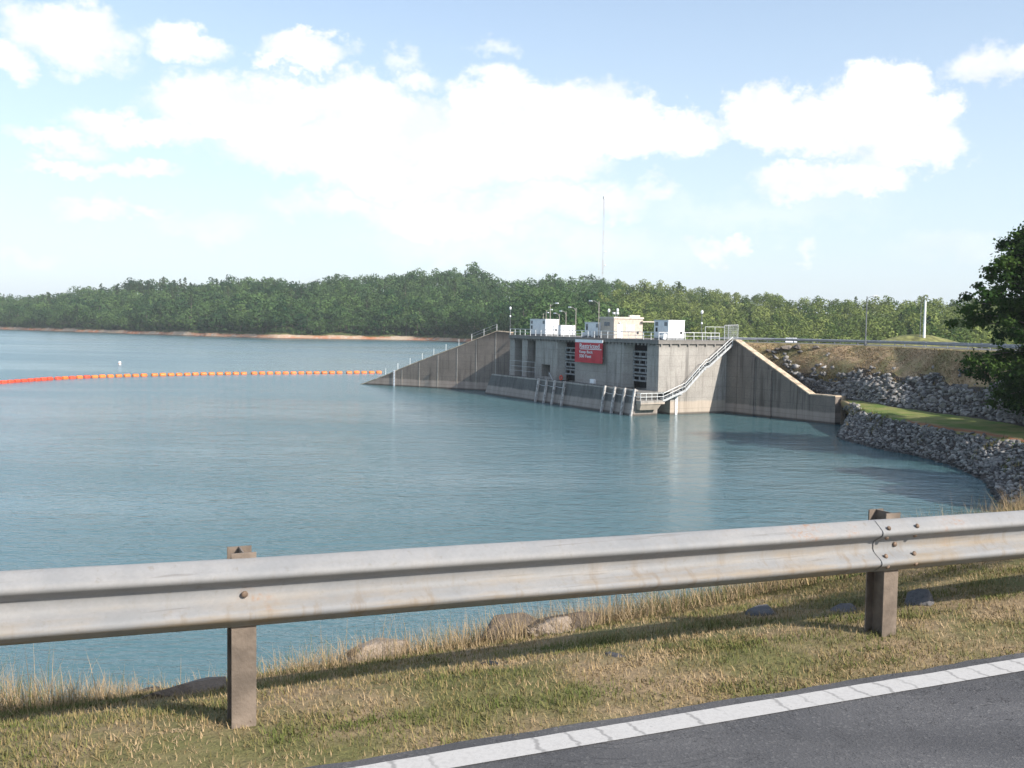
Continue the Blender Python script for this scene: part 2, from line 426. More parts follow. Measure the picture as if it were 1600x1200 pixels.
def build_far():
    m, g, b = new_mat('wooded ground and clay bank')
    geo = g.n('ShaderNodeNewGeometry'); P = geo.outputs['Position']
    sep = g.n('ShaderNodeSeparateXYZ'); g.link(P, sep.inputs[0]); z = sep.outputs[2]
    f, _ = g.noise(g.scaled(P, 1, 1, 3), .045, 5, .65); f2, _ = g.noise(P, .35, 5, .65)
    clay = g.mix(g.ramp(f, .38, .62), (.42,.165,.085), (.42,.32,.23))
    clay = g.mix(g.ramp(f2, .5, .68, 0, .8), clay, (.46,.42,.36))
    top = g.math('ADD', WATER_Z+2.4, g.math('MULTIPLY', g.math('SUBTRACT', f, .5), 5.0))
    zz = g.ramp(g.math('SUBTRACT', z, top), -.4, .6)
    green = g.mix(g.ramp(f2, .35, .65), (.035,.05,.02), (.10,.12,.04))
    c = g.mix(zz, clay, green)
    wl = g.ramp(z, WATER_Z+.2, WATER_Z+.7, 1, 0)
    c = g.mix(wl, c, (.12,.085,.06))
    # mown mound behind the dam
    g.link(c, b.inputs['Base Color']); b.inputs['Roughness'].default_value = .95; b.inputs['Specular IOR Level'].default_value = .1
    pxs = np.concatenate([np.arange(-700, -20, 40), np.arange(-20, 1640, 7), np.arange(1640, 2601, 60)])
    ts = [0, .012, .025, .05, .08, .12, .18, .25, .33, .42, .52, .62, .72, .82, .91, 1.0, 1.1, 1.4, 2.2]
    V = []
    for px in pxs:
        for t in ts:
            x, y, z = far_point(px, t); V.append((x, y, z + shore_lift(px, t)))
    n = len(ts); Fc = []
    for i in range(len(pxs)-1):
        for j in range(n-1):
            Fc.append((i*n+j, (i+1)*n+j, (i+1)*n+j+1, i*n+j+1))
    me = np_mesh('hills', np.array(V), np.array(Fc), m, smooth=True)
    tag(link('hills', me), kind='structure')
build_far()

# ---------------------------------------------------------------- trees
def crown_quads(seed, w, h, base, n, leaf, puffs, droop=.0, kind='round'):
    """leaf clumps spread over puffs inside a crown of width w, height h, starting at base; returns verts (4n,3)"""
    rg = np.random.default_rng(seed)
    pc = []; pr = []
    for i in range(puffs):
        t = (i+.5)/puffs; zc = base + h*(.12+.80*t)
        if kind == 'round': env = w/2*math.sin(math.pi*min(.97, .22+.70*t))**.75
        elif kind == 'pine': env = w/2*(1.05-t)**.6*(.55+.45*rg.random())
        else: env = w/2*(.75+.25*math.sin(math.pi*t))*(1 - .55*t**3)
        a = i*2.399 + rg.uniform(-.5,.5); rr = env*rg.uniform(.25,.78)
        pc.append((rr*math.cos(a), rr*math.sin(a), zc)); pr.append(max(.17*w, env*rg.uniform(.48,.72)))
    pc = np.array(pc); pr = np.array(pr)
    if kind == 'pine': pr *= .8
    k = rg.choice(puffs, n, p=pr**2/(pr**2).sum())
    d = rg.normal(size=(n,3)); d /= np.linalg.norm(d, axis=1, keepdims=True)
    rad = pr[k]*rg.uniform(.72,1.05,n)
    c = pc[k] + d*rad[:,None]*np.array([1,1,.72])
    c[:,2] = np.maximum(c[:,2], base*.85)
    nrm = d*1.0 + rg.normal(size=(n,3))*.36 + np.array([0,0,.15]); nrm /= np.linalg.norm(nrm, axis=1, keepdims=True)
    t = rg.normal(size=(n,3)); a = np.cross(nrm, t); a /= np.linalg.norm(a, axis=1, keepdims=True); bb = np.cross(nrm, a)
    s = leaf*rg.uniform(.55,1.25,n)[:,None]
    q = np.stack([c-a*s*.5, c-bb*s*.42+a*s*.08, c+a*s*.5, c+bb*s*.42-a*s*.05], axis=1)
    q += rg.normal(size=q.shape)*leaf*.07
    return q.reshape(-1,3)
def qfaces(n): return np.arange(4*n).reshape(n,4)
HARD = [(crown_quads(100+i, w, h, b, 400, 1.5, pf), w, h, b) for i, (w,h,b,pf) in enumerate(
        [(16,13,3.5,9),(13.5,13,4,8),(17,12,3.5,10),(13,14.5,3.5,8),(14.5,13.5,3,9),(18.5,12.5,4,11)])]
PIN = [(crown_quads(200+i, w, h, b, 260, 1.15, pf, kind='pine'), w, h, b) for i, (w,h,b,pf) in enumerate(
        [(7,12,11,11),(6,10,13,9),(8,13,9,12)])]
def trunk_mb(h, r, seed, limbs=4, crown_w=8):
    rg = random.Random(seed); mb = MB()
    p = Vector((0,0,-1)); q = Vector((rg.uniform(-.3,.3), rg.uniform(-.3,.3), h*.5)); e = Vector((rg.uniform(-.5,.5), rg.uniform(-.5,.5), h))
    mb.tube(p, q, r, 5, r*.7); mb.tube(q, e, r*.7, 5, r*.25)
    for i in range(limbs):
        t = .45+.5*i/limbs; a = i*2.4+rg.random(); s = q.lerp(e, (t-.45)*1.4)
        mb.tube(s, s+Vector((math.cos(a)*crown_w*.3, math.sin(a)*crown_w*.3, h*.16)), r*.3, 4, r*.1)
    return mb
HTR = [trunk_mb(b+h*.7, .28, 300+i, 4, w).mesh('tree_trunk', BARK) for i, (_, w, h, b) in enumerate(HARD)]
PTR = [trunk_mb(b+h*.85, .24, 320+i, 3, w*.7).mesh('pine_trunk', BARK) for i, (_, w, h, b) in enumerate(PIN)]
HCR = [np_mesh('tree_crown', q, qfaces(len(q)//4), LEAF) for q, *_ in HARD]
HCR_SUNLIT = [np_mesh('tree_crown', q, qfaces(len(q)//4), LEAF_SUNLIT) for q, *_ in HARD]
PCR = [np_mesh('pine_crown', q, qfaces(len(q)//4), PINE) for q, *_ in PIN]

LANDMARK = [(70,'at the left end'),(185,'left of the buoy'),(330,'above the boom'),(470,'above the boom end'),(560,'left of the wing wall'),(680,'over the wing wall'),(800,'left of the deck'),
            (870,'above the leftmost shelter'),(942,'left of the mast'),(1018,'right of the mast'),(1075,'above the right shelter'),(1160,'above the gate'),(1250,'right of the gate'),(1352,'left of the crest lamp'),(1445,'left of the white pole'),(9999,'right of the white pole')]
SUNLIT_FROM = 960  # crowns right of here get the leaf colour with sunlight painted in
def forest():
    rg = random.Random(5); cand = []
    for px_i in range(-380, 2000, 1):
        pass
    # scatter by area: rows in depth, random along azimuth
    px = -420.0
    rows = []
    def ok(px, t, y):
        if 1400 < px < 1510 and t < .10: return False       # open mound
        return True
    for i in range(36):
        t = .018 + (i/35.)**1.15*1.02
        px = -300.0 + rg.uniform(0, 10)
        while px < 1950:
            R0 = lerp_tab(SHORE, px); R1 = lerp_tab(RIDGE, px)
            tt = min(1.06, t + rg.uniform(-.012,.012))
            if px < 790:
                tt = max(tt, (9 + 4*mnoise.noise((px*.03,5,0)))/(R1-R0))
            y = R0+(R1-R0)*tt
            step = 9.6/y*F*rg.uniform(.75,1.35)*float(np.interp(px, (820, 1000, 1150), (1, .74, .62)))
            if px < 0 or px > 1640: step *= 2.2
            if px > 790 and tt < .10: px += step; continue
            if ok(px, tt, y): rows.append((px, tt))
            px += step
    trees = []
    for px, t in rows:
        x, y, z = far_point(px, t); z += shore_lift(px, t)
        pine = rg.random() < (.05 if px < 470 and t > .3 else .02)
        v = rg.randrange(3) if pine else rg.randrange(6)
        s = rg.choice((.55,.7,.8,.9,1.0,1.1,1.22))*rg.uniform(.92,1.08)
        if px < 790 and t < .06: s *= .80
        if px > 820: s *= float(np.interp(px, (820, 1000, 1150), (.88, .66, .54)))
        if t > .9 : s *= rg.uniform(.82,1.08)
        if 195 < px < 300 and t > .5 and rg.random() < .2: pine = True; v = rg.randrange(3); s = rg.uniform(.85,1.02)
        q, w, h, b = (PIN if pine else HARD)[v]
        trees.append([x, y, z, s, pine, v, rg.uniform(0, 6.28), px, t, (b+h)*s, w*s])
    trees.sort(key=lambda a: a[1])
    hor = {}
    out = []
    for T in trees:
        x, y, z, s, pine, v, rz, px, t, h, w = T
        e = (z+h*.96-CAMZ)/y*F; lo = (z-CAMZ)/y*F
        hw = w/2/y*F*.8
        cols = range(int((px-hw)/3), int((px+hw)/3)+1)
        vis = sum(max(0, e-max(lo, hor.get(c, -1e3)))*3 for c in cols)
        inframe = -20 < px < 1620
        if e > -16:
            for c in cols: hor[c] = max(hor.get(c, -1e3), e-1.0)
        # the dam, wing walls and deck hide what stands low behind them
        if px > 770 and e < -22: continue
        if vis <= 0.5 and t < 1.0: continue
        out.append((vis if inframe else 0, T))
    hard = sorted([a for a in out if not a[1][4]], key=lambda a: -a[0]); pine = sorted([a for a in out if a[1][4]], key=lambda a: -a[0])
    solo = [a for a in hard[:290] if a[0] > 0] + [a for a in pine[:100] if a[0] > 0]
    rest = hard[290:] + pine[100:]
    for vis, (x, y, z, s, pn, v, rz, px, t, h, w) in solo:
        if pn:
            lab, grp = (('tall dark pine on the far shore hill', 'pines on the far shore hill') if px < 800 else
                        ('dark pine on the hill behind the dam', 'pines on the hill behind the dam'))
            nm = 'pine_tree'
        else:
            nm = 'leafy_tree'
            if px < 800 and t < .07: lab, grp = 'leafy tree just above the far red clay bank', 'trees along the far clay bank'
            elif px < 800 and t < .8: lab, grp = 'leafy tree midway up the far hill', 'leafy trees on the far shore hill'
            elif px < 800: lab, grp = 'leafy tree on the far skyline', 'leafy trees along the far skyline'
            elif t < .8: lab, grp = 'leafy tree on the slope behind the dam', 'leafy trees on the hill behind the dam'
            else: lab, grp = 'leafy tree on the skyline behind the dam', 'leafy trees along the skyline behind the dam'
        lab += ', ' + next(w_ for lim_, w_ in LANDMARK if px < lim_)
        r = empty(nm, (x, y, z), rz, lab, 'tree', grp); r.scale = (s, s, s)
        link('trunk', (PTR if pn else HTR)[v], r); link('crown', (PCR if pn else HCR_SUNLIT if px > SUNLIT_FROM+40*mnoise.noise((x*.03,y*.03,0)) else HCR)[v], r)
    # everything else: one mass of woodland for leafy crowns and one for pines
    for nm, lst, src, mat in (('forest_leaves', [a for a in rest if not a[1][4] and a[1][7] <= SUNLIT_FROM], HARD, LEAF), ('forest_leaves', [a for a in rest if not a[1][4] and a[1][7] > SUNLIT_FROM], HARD, LEAF_SUNLIT), ('forest_needles', [a for a in rest if a[1][4]], PIN, PINE)):
        VV = []; TT = []
        for vis, (x, y, z, s, pn, v, rz, px, t, h, w) in lst:
            q = src[v][0]*s; c, sn = math.cos(rz), math.sin(rz)
            qq = np.stack([q[:,0]*c-q[:,1]*sn+x, q[:,0]*sn+q[:,1]*c+y, q[:,2]+z], 1)
            VV.append(qq); TT.append(np.full(len(qq), rg.random()))
        if not VV: continue
        V = np.concatenate(VV); T_ = np.concatenate(TT)
        o = link(nm, np_mesh(nm, V, qfaces(len(V)//4), mat, T_))
        tag(o, 'mass of ' + ('leafy woodland' if src is HARD else 'pine woodland') + (' covering the hill behind the dam' if mat is LEAF_SUNLIT else ' covering the hills beyond the lake'), 'woodland', kind='stuff')
    print('forest', len(out), len(solo), len(rest))
forest()
# undergrowth fringe along the far bank is part of the woodland seen there
def fringe():
    rg = np.random.default_rng(3); VV = []; TT = []
    for k in range(900):
        px = rg.uniform(-40, 800) if k < 520 else rg.uniform(800, 1620)
        R0 = lerp_tab(SHORE, px); R1 = lerp_tab(RIDGE, px)
        d = rg.uniform(6, 14) if k < 520 else rg.uniform(20, 75)
        if 1400 < px < 1515: continue
        t = d/(R1-R0); x, y, z = far_point(px, t); z += shore_lift(px, t)
        q = crown_quads(1000+k % 9, 4.2, 3.2, .2, 60, .9, 5)*rg.uniform(.6,1.3)
        VV.append(q+np.array([x,y,z])); TT.append(np.full(len(q), rg.random()))
    V = np.concatenate(VV); o = link('undergrowth', np_mesh('undergrowth', V, qfaces(len(V)//4), LEAF, np.concatenate(TT)))
    tag(o, 'low green undergrowth at the foot of the woods', 'undergrowth', kind='stuff')
fringe()

# ---------------------------------------------------------------- intake tower frame
UX, UY = -0.475, 0.88            # local +y: along the front face, away from the near corner
TH = math.atan2(.475, .88)
C0 = Vector((20.6, 141.5))
DECK = -0.1
vax = Vector((.88, .475)); aax = Vector((-.475, .88))
def tw(b, a, z): p = C0 + vax*b + aax*a; return Vector((p.x, p.y, z))
def front(px, py, b=0.0):        # pixel -> (a, z) on the vertical plane at depth b behind the front face
    d = ray(px, py); n = vax; k = (n.dot(C0) + b)/(n.x*d.x + n.y*d.y)
    p = Vector((d.x*k, d.y*k)); return (p-C0).dot(aax), CAMZ + d.z*k
def side(px, py, a=0.0):         # pixel -> (b, z) on the vertical plane parallel to the right face
    d = ray(px, py); n = aax; k = (n.dot(C0) + a)/(n.x*d.x + n.y*d.y)
    p = Vector((d.x*k, d.y*k)); return (p-C0).dot(vax), CAMZ + d.z*k
def deckpt(px, b): return front(px, 522, b)[0]
tower = empty('intake_tower', (C0.x, C0.y, 0), TH, 'large weathered concrete intake structure rising from the lake with gate bays and railed deck', 'intake structure')
ALEN = front(797, 521)[0]
BLEN = 12.3
PL = -7.3; RD = 2.2
bays = []                         # (a0, a1, z0, z1)
def bay(pxl, pxr, pyt, pyb):
    pm = (pyt+pyb)/2
    return (front(pxr, pm)[0], front(pxl, pm)[0], front(pxr, pyb)[1], front(pxr, pyt)[1])
bay2 = bay(974, 1010.5, 536, 612); bay1 = bay(870, 898.5, 531, 602); slot2 = bay(824, 836.5, 529, 589); slot1 = bay(804, 815.5, 527, 585); niche = bay(846, 859, 570, 589)
bay2 = (bay2[0], bay2[1], PL, bay2[3]); bay1 = (bay1[0], bay1[1], PL, bay1[3]); slot1 = (slot1[0], slot1[1], PL, slot1[3]); slot2 = (slot2[0], slot2[1], PL, slot2[3])
allb = sorted([bay2, bay1, niche, slot2, slot1])
print('bays', [[round(x,2) for x in b] for b in allb], 'ALEN', round(ALEN,2))
TOPB = DECK - .55
mb = MB(); mb.box(RD, BLEN, 0, ALEN, WATER_Z-3, TOPB); mb.build('core_block', CONC, tower)
edges = [0.0]
for b in allb:
    a0 = edges[-1]
    pm = MB(); pm.box(0, RD-.003, a0, b[0], PL-.2, TOPB); pm.build('pier', CONC, tower, bevel=.05)
    l = MB(); l.box(.02, RD-.003, b[0]+.004, b[1]-.004, b[3], TOPB-.004); l.build('lintel', CONC, tower)
    if b[2] > PL+.1:
        l = MB(); l.box(.02, RD-.003, b[0]+.004, b[1]-.004, PL-.2, b[2]); l.build('sill', CONC, tower)
    edges.append(b[1])
pm = MB(); pm.box(0, RD-.003, edges[-1], ALEN, PL-.2, TOPB); pm.build('pier', CONC, tower, bevel=.05)
# chamfered far jambs of the two gate bays (slanting faces that catch the light)
for b in (bay1, bay2):
    j = MB(); a1 = b[1]-.006
    j.hexa([(.05,a1-.05,PL),(1.25,a1-1.0,PL),(1.25,a1,PL),(.05,a1,PL),(.05,a1-.05,b[3]-.1),(1.25,a1-1.0,b[3]-.1),(1.25,a1,b[3]-.1),(.05,a1,b[3]-.1)])
    j.build('bay_jamb', CONC, tower)
# dark backs inside the recesses
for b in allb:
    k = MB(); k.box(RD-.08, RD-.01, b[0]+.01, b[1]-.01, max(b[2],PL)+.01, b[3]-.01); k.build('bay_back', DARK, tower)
# concrete trash rack tiers in both gate bays
for b in (bay1, bay2):
    z = PL + 1.0; a0, a1 = b[0]+.03, b[1]-1.02
    while z + 1.0 < b[3]-.9:
        r = MB(); r.box(1.0, 1.28, a0, a1, z, z+.24); r.box(1.0, 1.28, a0, a1, z+.72, z+.96)
        nV = 4
        for i in range(nV):
            aa = a0 + (a1-a0-.22)*i/(nV-1); r.box(1.02, 1.26, aa, aa+.22, z+.24, z+.72)
        r.build('rack_tier', RACK, tower); z += 1.18
# deck slab with corbels under its edge
mb = MB(); mb.box(-.28, BLEN, -.28, ALEN, TOPB+.004, DECK); mb.build('deck_slab', CONC, tower)
mb = MB(); a = .1
while a < ALEN-.4: mb.box(-.24, -.004, a, a+.22, TOPB-.28, TOPB); a += .92
cb = mb.build('corbel_row', CONC, tower); cb['kind'] = 'stuff'
mb = MB(); b_ = .2
while b_ < BLEN-.4: mb.box(b_, b_+.22, -.24, -.004, TOPB-.28, TOPB); b_ += 1.6
mb.build('corbel_row', CONC, tower)['kind'] = 'stuff'
# plinth with battered front
mb = MB(); PB0, PB1 = -4.3, -3.55; zb = WATER_Z-3; bb = PB0-.5
mb.hexa([(bb,-.003,zb),(-.004,-.003,zb),(-.004,ALEN+2.4,zb),(bb,ALEN+2.6,zb),(PB1,-.003,PL),(-.004,-.003,PL),(-.004,ALEN+.3,PL),(PB1,ALEN+.3,PL)])
mb.build('plinth', CONC_PL, tower, bevel=.06)
# plinth parapet kerb
mb = MB(); mb.box(PB1+.004, PB1+.35, .3, ALEN+.2, PL+.004, PL+.22); mb.build('ledge_kerb', CONC, tower)
# rust-stained pipe frame standing on the ledge in front of the left slots
mb = MB(); a0, zt = front(836, 566, -.6); a1, _ = front(797, 566, -.6)
for aa in (a0, (a0+a1)/2, a1):
    mb.tube((-.6,aa,PL), (-.6,aa,zt), .04, 5)
for zz in (zt, zt-.9, PL+1.0): mb.tube((-.6,a0,zz), (-.6,a1,zz), .03, 5)
mb.build('guard_frame', GALV, tower)
# ladder-like rail beside the niche
mb = MB(); a0, z0 = front(857, 582, -.4); a1, z1 = front(868, 596, -.6)
mb.tube((-.3,a0,z0), (-.8,a1,z1-.4), .05, 5); mb.tube((-.3,a0,z0-1.2), (-.3,a0,z0+.1), .04, 5)
mb.build('strut', GALV, tower)

# deck railing: separate posts + rails
rail = empty('deck_railing', tw(0,0,DECK), TH, 'white post and rail guard along the front and right edge of the concrete deck', 'railing')
post_me = MB().tube((0,0,-.25), (0,0,1.1), .05, 6).mesh('railing_post', WRAIL)
a = .0
pa = []
while a < ALEN: pa.append((-.2, a-.2)); a += 1.84
pb = [(-.2+1.55*i, -.2) for i in range(1, 8)]
for q in pa+pb: link('post', post_me, rail, (q[0], q[1], 0))
for nm, zz, r in (('top_rail', 1.08, .045), ('mid_rail', .58, .035)):
    MB().tube((-.2,-.2,zz), (-.2,ALEN-.3,zz), r, 6).build(nm, WRAIL, rail)
    MB().tube((-.2,-.2,zz), (10.7,-.2,zz), r, 6).build(nm, WRAIL, rail)

# fender beams on the plinth front
fb = MB(); fb.hexa([(-.16,-.17,-3.9),(.14,-.17,-3.9),(.14,.17,-3.9),(-.16,.17,-3.9),(.50,-.17,.38),(.78,-.17,.38),(.78,.17,.38),(.50,.17,.38)])
fb_me = fb.mesh('fender_beam', TIMBER)
tops = [(841,597),(854,598.5),(866.5,600),(881.5,601.5),(944.5,607.5),(960,609.5),(975.5,611),(991,612.5)]
ords = ['first', 'second', 'third', 'fourth']
for i, (px, py) in enumerate(tops):
    a, z = front(px, py, -4.1)
    o = link('fender_beam', fb_me, None, tw(-4.65, a, PL), (0, 0, TH))
    grp = 'left' if i < 4 else 'right'
    tag(o, f'weathered slanting timber fender on the plinth, {ords[i%4]} from the left in the {grp} set of four', 'fender', 'fender timbers on the plinth')
for k in (0, 4):
    a0 = front(*tops[k], -4.1)[0]; a1 = front(*tops[k+3], -4.1)[0]
    mb = MB(); mb.path([(PB1-.3, a0+(a1-a0)*t, -.6-.12*math.sin(math.pi*t*3 % math.pi)) for t in np.linspace(0,1,10)], .045, 5)
    o = mb.build('mooring_cable', GALV); o.location = tw(0,0,PL); o.rotation_euler = (0,0,TH)
    tag(o, 'slack cable strung across the ' + ('left' if k == 0 else 'right') + ' set of four slanting fenders', 'cable', 'cables between the fenders')

# lifebuoy in the first gate bay, white box on the ledge
a, z = front(883, 599, .5)
mb = MB(); n, k2 = 14, 8
vs = []; fs = []
for i in range(n):
    A = 2*math.pi*i/n
    for j in range(k2):
        B = 2*math.pi*j/k2; rr = .36+.10*math.cos(B); vs.append((.10*math.sin(B), rr*math.cos(A), rr*math.sin(A)))
for i in range(n):
    for j in range(k2): fs.append((i*k2+j, ((i+1)%n)*k2+j, ((i+1)%n)*k2+(j+1)%k2, i*k2+(j+1)%k2))
mb.add(vs, fs); o = mb.build('lifebuoy', REDOR, smooth=True); o.location = tw(-.3, a, max(z, PL+.5)); o.rotation_euler = (0,0,TH)
tag(o, 'red lifebuoy hanging at the foot of the gate bay left of the sign', 'lifebuoy')
a, z = front(926, 608, -2.5)
r = empty('junction_box', tw(-2.5, a, PL), TH, 'small white box on a post on the plinth ledge below the red sign', 'box')
MB().box(-.2,.2,-.55,.55,.35,1.0).build('housing', SIGNW, r, bevel=.03); MB().box(-.05,.05,-.06,.06,0,.345).build('stand', GALV, r)

# ---------------------------------------------------------------- red sign
def text_mesh(s, mat, size=1.0):
    cu = bpy.data.curves.new('txt', 'FONT'); cu.body = s; cu.size = size; cu.extrude = .015; cu.resolution_u = 3
    cu.offset = .012*size
    o = bpy.data.objects.new('txt', cu); col.objects.link(o)
    bpy.context.view_layer.update()
    me = bpy.data.meshes.new_from_object(o.evaluated_get(bpy.context.evaluated_depsgraph_get()))
    bpy.data.objects.remove(o); bpy.data.curves.remove(cu)
    me.materials.clear(); me.materials.append(mat); return me
SB = -.75
aL, zT = front(898.5, 529, SB); aR, zB = front(940.5, 568.5, SB)
_, zTR = front(940.5, 532.5, SB)
zT = (zT+zTR)/2
sign = empty('warning_sign', tw(SB, (aL+aR)/2, zB), TH, 'big red warning board reading Restricted Keep Back 500 Feet on the concrete front', 'sign')
W_, H_ = aL-aR, zT-zB
print('sign', W_, H_)
MB().box(.03, .12, -W_/2, W_/2, 0, H_*.87).build('red_board', RED, sign)
MB().box(.03, .12, -W_/2, W_/2, H_*.87+.004, H_).build('white_board', SIGNW, sign)
for aa in (-W_*.4, 0, W_*.4):
    MB().box(.125, .75, aa-.1, aa+.1, H_*.2, H_*.2+.2).build('bracket', GALV, sign); MB().box(.125, .75, aa-.1, aa+.1, H_*.8, H_*.8+.2).build('bracket', GALV, sign)
def put_text(s, u0f, u1f, v0f, v1f):     # fractions of the board: left->right, bottom->top
    me = text_mesh(s, SIGNW)
    co = np.empty(len(me.vertices)*3); me.vertices.foreach_get('co', co); co = co.reshape(-1,3)
    mn, mx = co.min(0), co.max(0)
    t = np.empty_like(co)
    uu = (co[:,0]-mn[0])/(mx[0]-mn[0])*(u1f-u0f)+u0f; vv = (co[:,1]-mn[1])/(mx[1]-mn[1])*(v1f-v0f)+v0f
    t[:,0] = .012 - (co[:,2]-mn[2])*.6; t[:,1] = W_/2 - uu*W_; t[:,2] = vv*H_
    me.vertices.foreach_set('co', t.ravel()); me.update()
    bm = bmesh.new(); bm.from_mesh(me); bmesh.ops.recalc_face_normals(bm, faces=bm.faces); bm.to_mesh(me); bm.free()
    link('lettering', me, sign)
put_text('Restricted', .18, .90, .625, .825)
put_text('Keep Back', .175, .67, .37, .53)
put_text('500 Feet', .175, .61, .215, .35)
MB().box(.0, .025, W_/2-.97*W_, W_/2-.19*W_, H_*.575, H_*.605).build('rule_line', SIGNW, sign)

# ---------------------------------------------------------------- boxes and building on the deck
def shelter(name, label, pxc, b0, wl, wr, h, louv=True, zoff=.25):
    a = deckpt(pxc, b0)
    r = empty(name, tw(b0, a, DECK), TH, label, 'equipment shelter', 'white equipment shelters on the deck')
    MB().box(0, wr, 0, wl, zoff, zoff+h).build('housing', WHITE, r, bevel=.07)
    MB().box(.06, wr-.06, .06, wl-.06, 0, zoff-.004).build('skid', GREYP, r)
    MB().box(-.05, wr+.05, -.05, wl+.05, zoff+h+.004, zoff+h+.09).build('roof_cap', WHITE, r, bevel=.02)
    if louv:
        for aa in (.25, wl-1.0):
            MB().box(-.04, -.004, aa, aa+.65, zoff+h-.75, zoff+h-.2).build('vent', GREYP, r)
        MB().box(-.04, -.004, wl-.9, wl-.45, zoff+.9, zoff+1.5).build('hatch', DARK, r)
        MB().box(wr*.35, wr*.7, -.04, -.004, zoff+h-.8, zoff+h-.25).build('vent', WHITE, r)
        MB().box(wr*.72, wr*.85, -.05, -.004, zoff+.65, zoff+.95).build('latch', DARK, r)
        for k in range(5):
            MB().box(-.03, -.004, .15+(wl-.3)*k/5, .19+(wl-.3)*k/5, zoff+.05, zoff+h-.9).build('panel_rib', WHITE, r)
    return r
shelter('equipment_shelter', 'large white equipment shelter farthest left on the deck', 852, 1.6, 5.4, 2.7, 2.55)
shelter('equipment_shelter', 'low white unit beside the leftmost white shelter', 876, 2.4, .9, 2.9, 1.55, False)
shelter('equipment_shelter', 'white shelter behind a lamp pole, left of the beige building', 936, 1.4, 4.2, 1.2, 2.1)
shelter('equipment_shelter', 'white shelter above the near corner of the deck, right of the beige building', 1044, 1.4, 3.4, 2.9, 2.5)
# beige control house
bx = 1.7; a = deckpt(959, bx); bw = side(1004, 520, a)[0]-bx
h_ = front(959, 495, bx)[1]-DECK
al = deckpt(937.5, bx)-a
print('house', a, bw, h_, al)
house = empty('control_house', tw(bx, a, DECK), TH, 'flat roofed beige control house with a white door in the middle of the deck', 'building')
MB().box(0, bw, 0, al, 0, h_-.28).build('wall', BEIGE, house)
MB().box(-.12, bw+.12, -.12, al+.12, h_-.276, h_).build('roof', ROOFW, house)
dr = MB().box(.55, 1.6, -.05, -.004, .05, 2.15).build('door', WHITE, house); MB().box(1.42, 1.5, -.1, -.054, 1.0, 1.12).build('handle', DARK, dr)
MB().box(2.1, 3.9, -.04, -.004, .9, 2.2).build('shutter', ROOFW, house)
MB().box(-.04, -.004, al*.3, al*.7, h_-1.4, h_-.8).build('window', GREYP, house)
MB().box(.9, 1.15, -.18, -.054, 2.3, 2.5).build('lamp', WHITE, house)
MB().box(bw*.8, bw*.86, -.06, -.004, .7, 1.1).build('switch_box', DARK, house)
cn = MB().box(bw-.4, bw+2.6, -.55, -.124, h_-.75, h_-.6).build('canopy', ROOFW, house)
for i in range(7):
    mb = MB(); q = bw*(.45+.5*i/7)
mb = MB()
mb.box(bw*.62, bw*.98, .6, 1.0, h_+.004, h_+.32); mb.build('roof_unit', ROOFW, house)
def pole_lamp(name, px, pyt, b, label, kind='globe', pyb=None):
    a = front(px, pyt, b)[0]; zt = front(px, pyt, b)[1]; base = DECK if pyb is None else front(px, pyb, b)[1]
    r = empty(name, tw(b, a, base), TH, label, 'light', 'small round warning lights on the deck')
    L = zt-base
    MB().tube((0,0,0), (0,0,L-.35), .045, 6).build('pole', POLED, r)
    MB().lathe([(.08,L-.35),(.17,L-.25),(.2,L-.02),(.15,L+.15),(.04,L+.2)], 10).build('lamp_globe', SIGNW, r, smooth=True)
    return r
r = pole_lamp('beacon_light', 797.5, 481, .2, 'dark pole with two white lamps at the left corner of the deck')
z2 = front(800, 494, .2)[1]-DECK
MB().lathe([(.05,z2-.2),(.15,z2-.1),(.15,z2+.1),(.05,z2+.16)], 8).build('lower_lamp', SIGNW, r, smooth=True)
r = pole_lamp('beacon_light', 1097, 487, 8.5, 'dark pole with a small lamp near the stair gate on the deck')
MB().lathe([(.05,2.3),(.13,2.35),(.13,2.55),(.05,2.6)], 8).build('lower_lamp', SIGNW, r, smooth=True)
pole_lamp('roof_light', 951.5, 484.5, 2.4, 'white globe light on the roof of the beige house, the left one', pyb=495.5)
pole_lamp('roof_light', 965, 484, 3.0, 'white globe light on the roof of the beige house, the right one', pyb=494.5)
a = front(962, 493, 2.6)[0]
r = empty('floodlight', tw(2.6, a, DECK+h_+.01), TH, 'pair of small white floodlights on a bracket on the beige house roof', 'floodlight')
MB().tube((0,0,0), (0,0,.7), .04, 6).build('stem', GALV, r)
for s in (-1, 1):
    mb = MB(); mb.hexa([(-.1,s*.5-.15,.4),(.15,s*.5-.15,.4),(.15,s*.5+.15,.4),(-.1,s*.5+.15,.4),(-.2,s*.5-.2,.72),(.1,s*.5-.2,.72),(.1,s*.5+.2,.72),(-.2,s*.5+.2,.72)])
    mb.build('lamp_head', SIGNW, r)
MB().tube((0,-.55,.52), (0,.55,.52), .03, 5).build('crossbar', GALV, r)

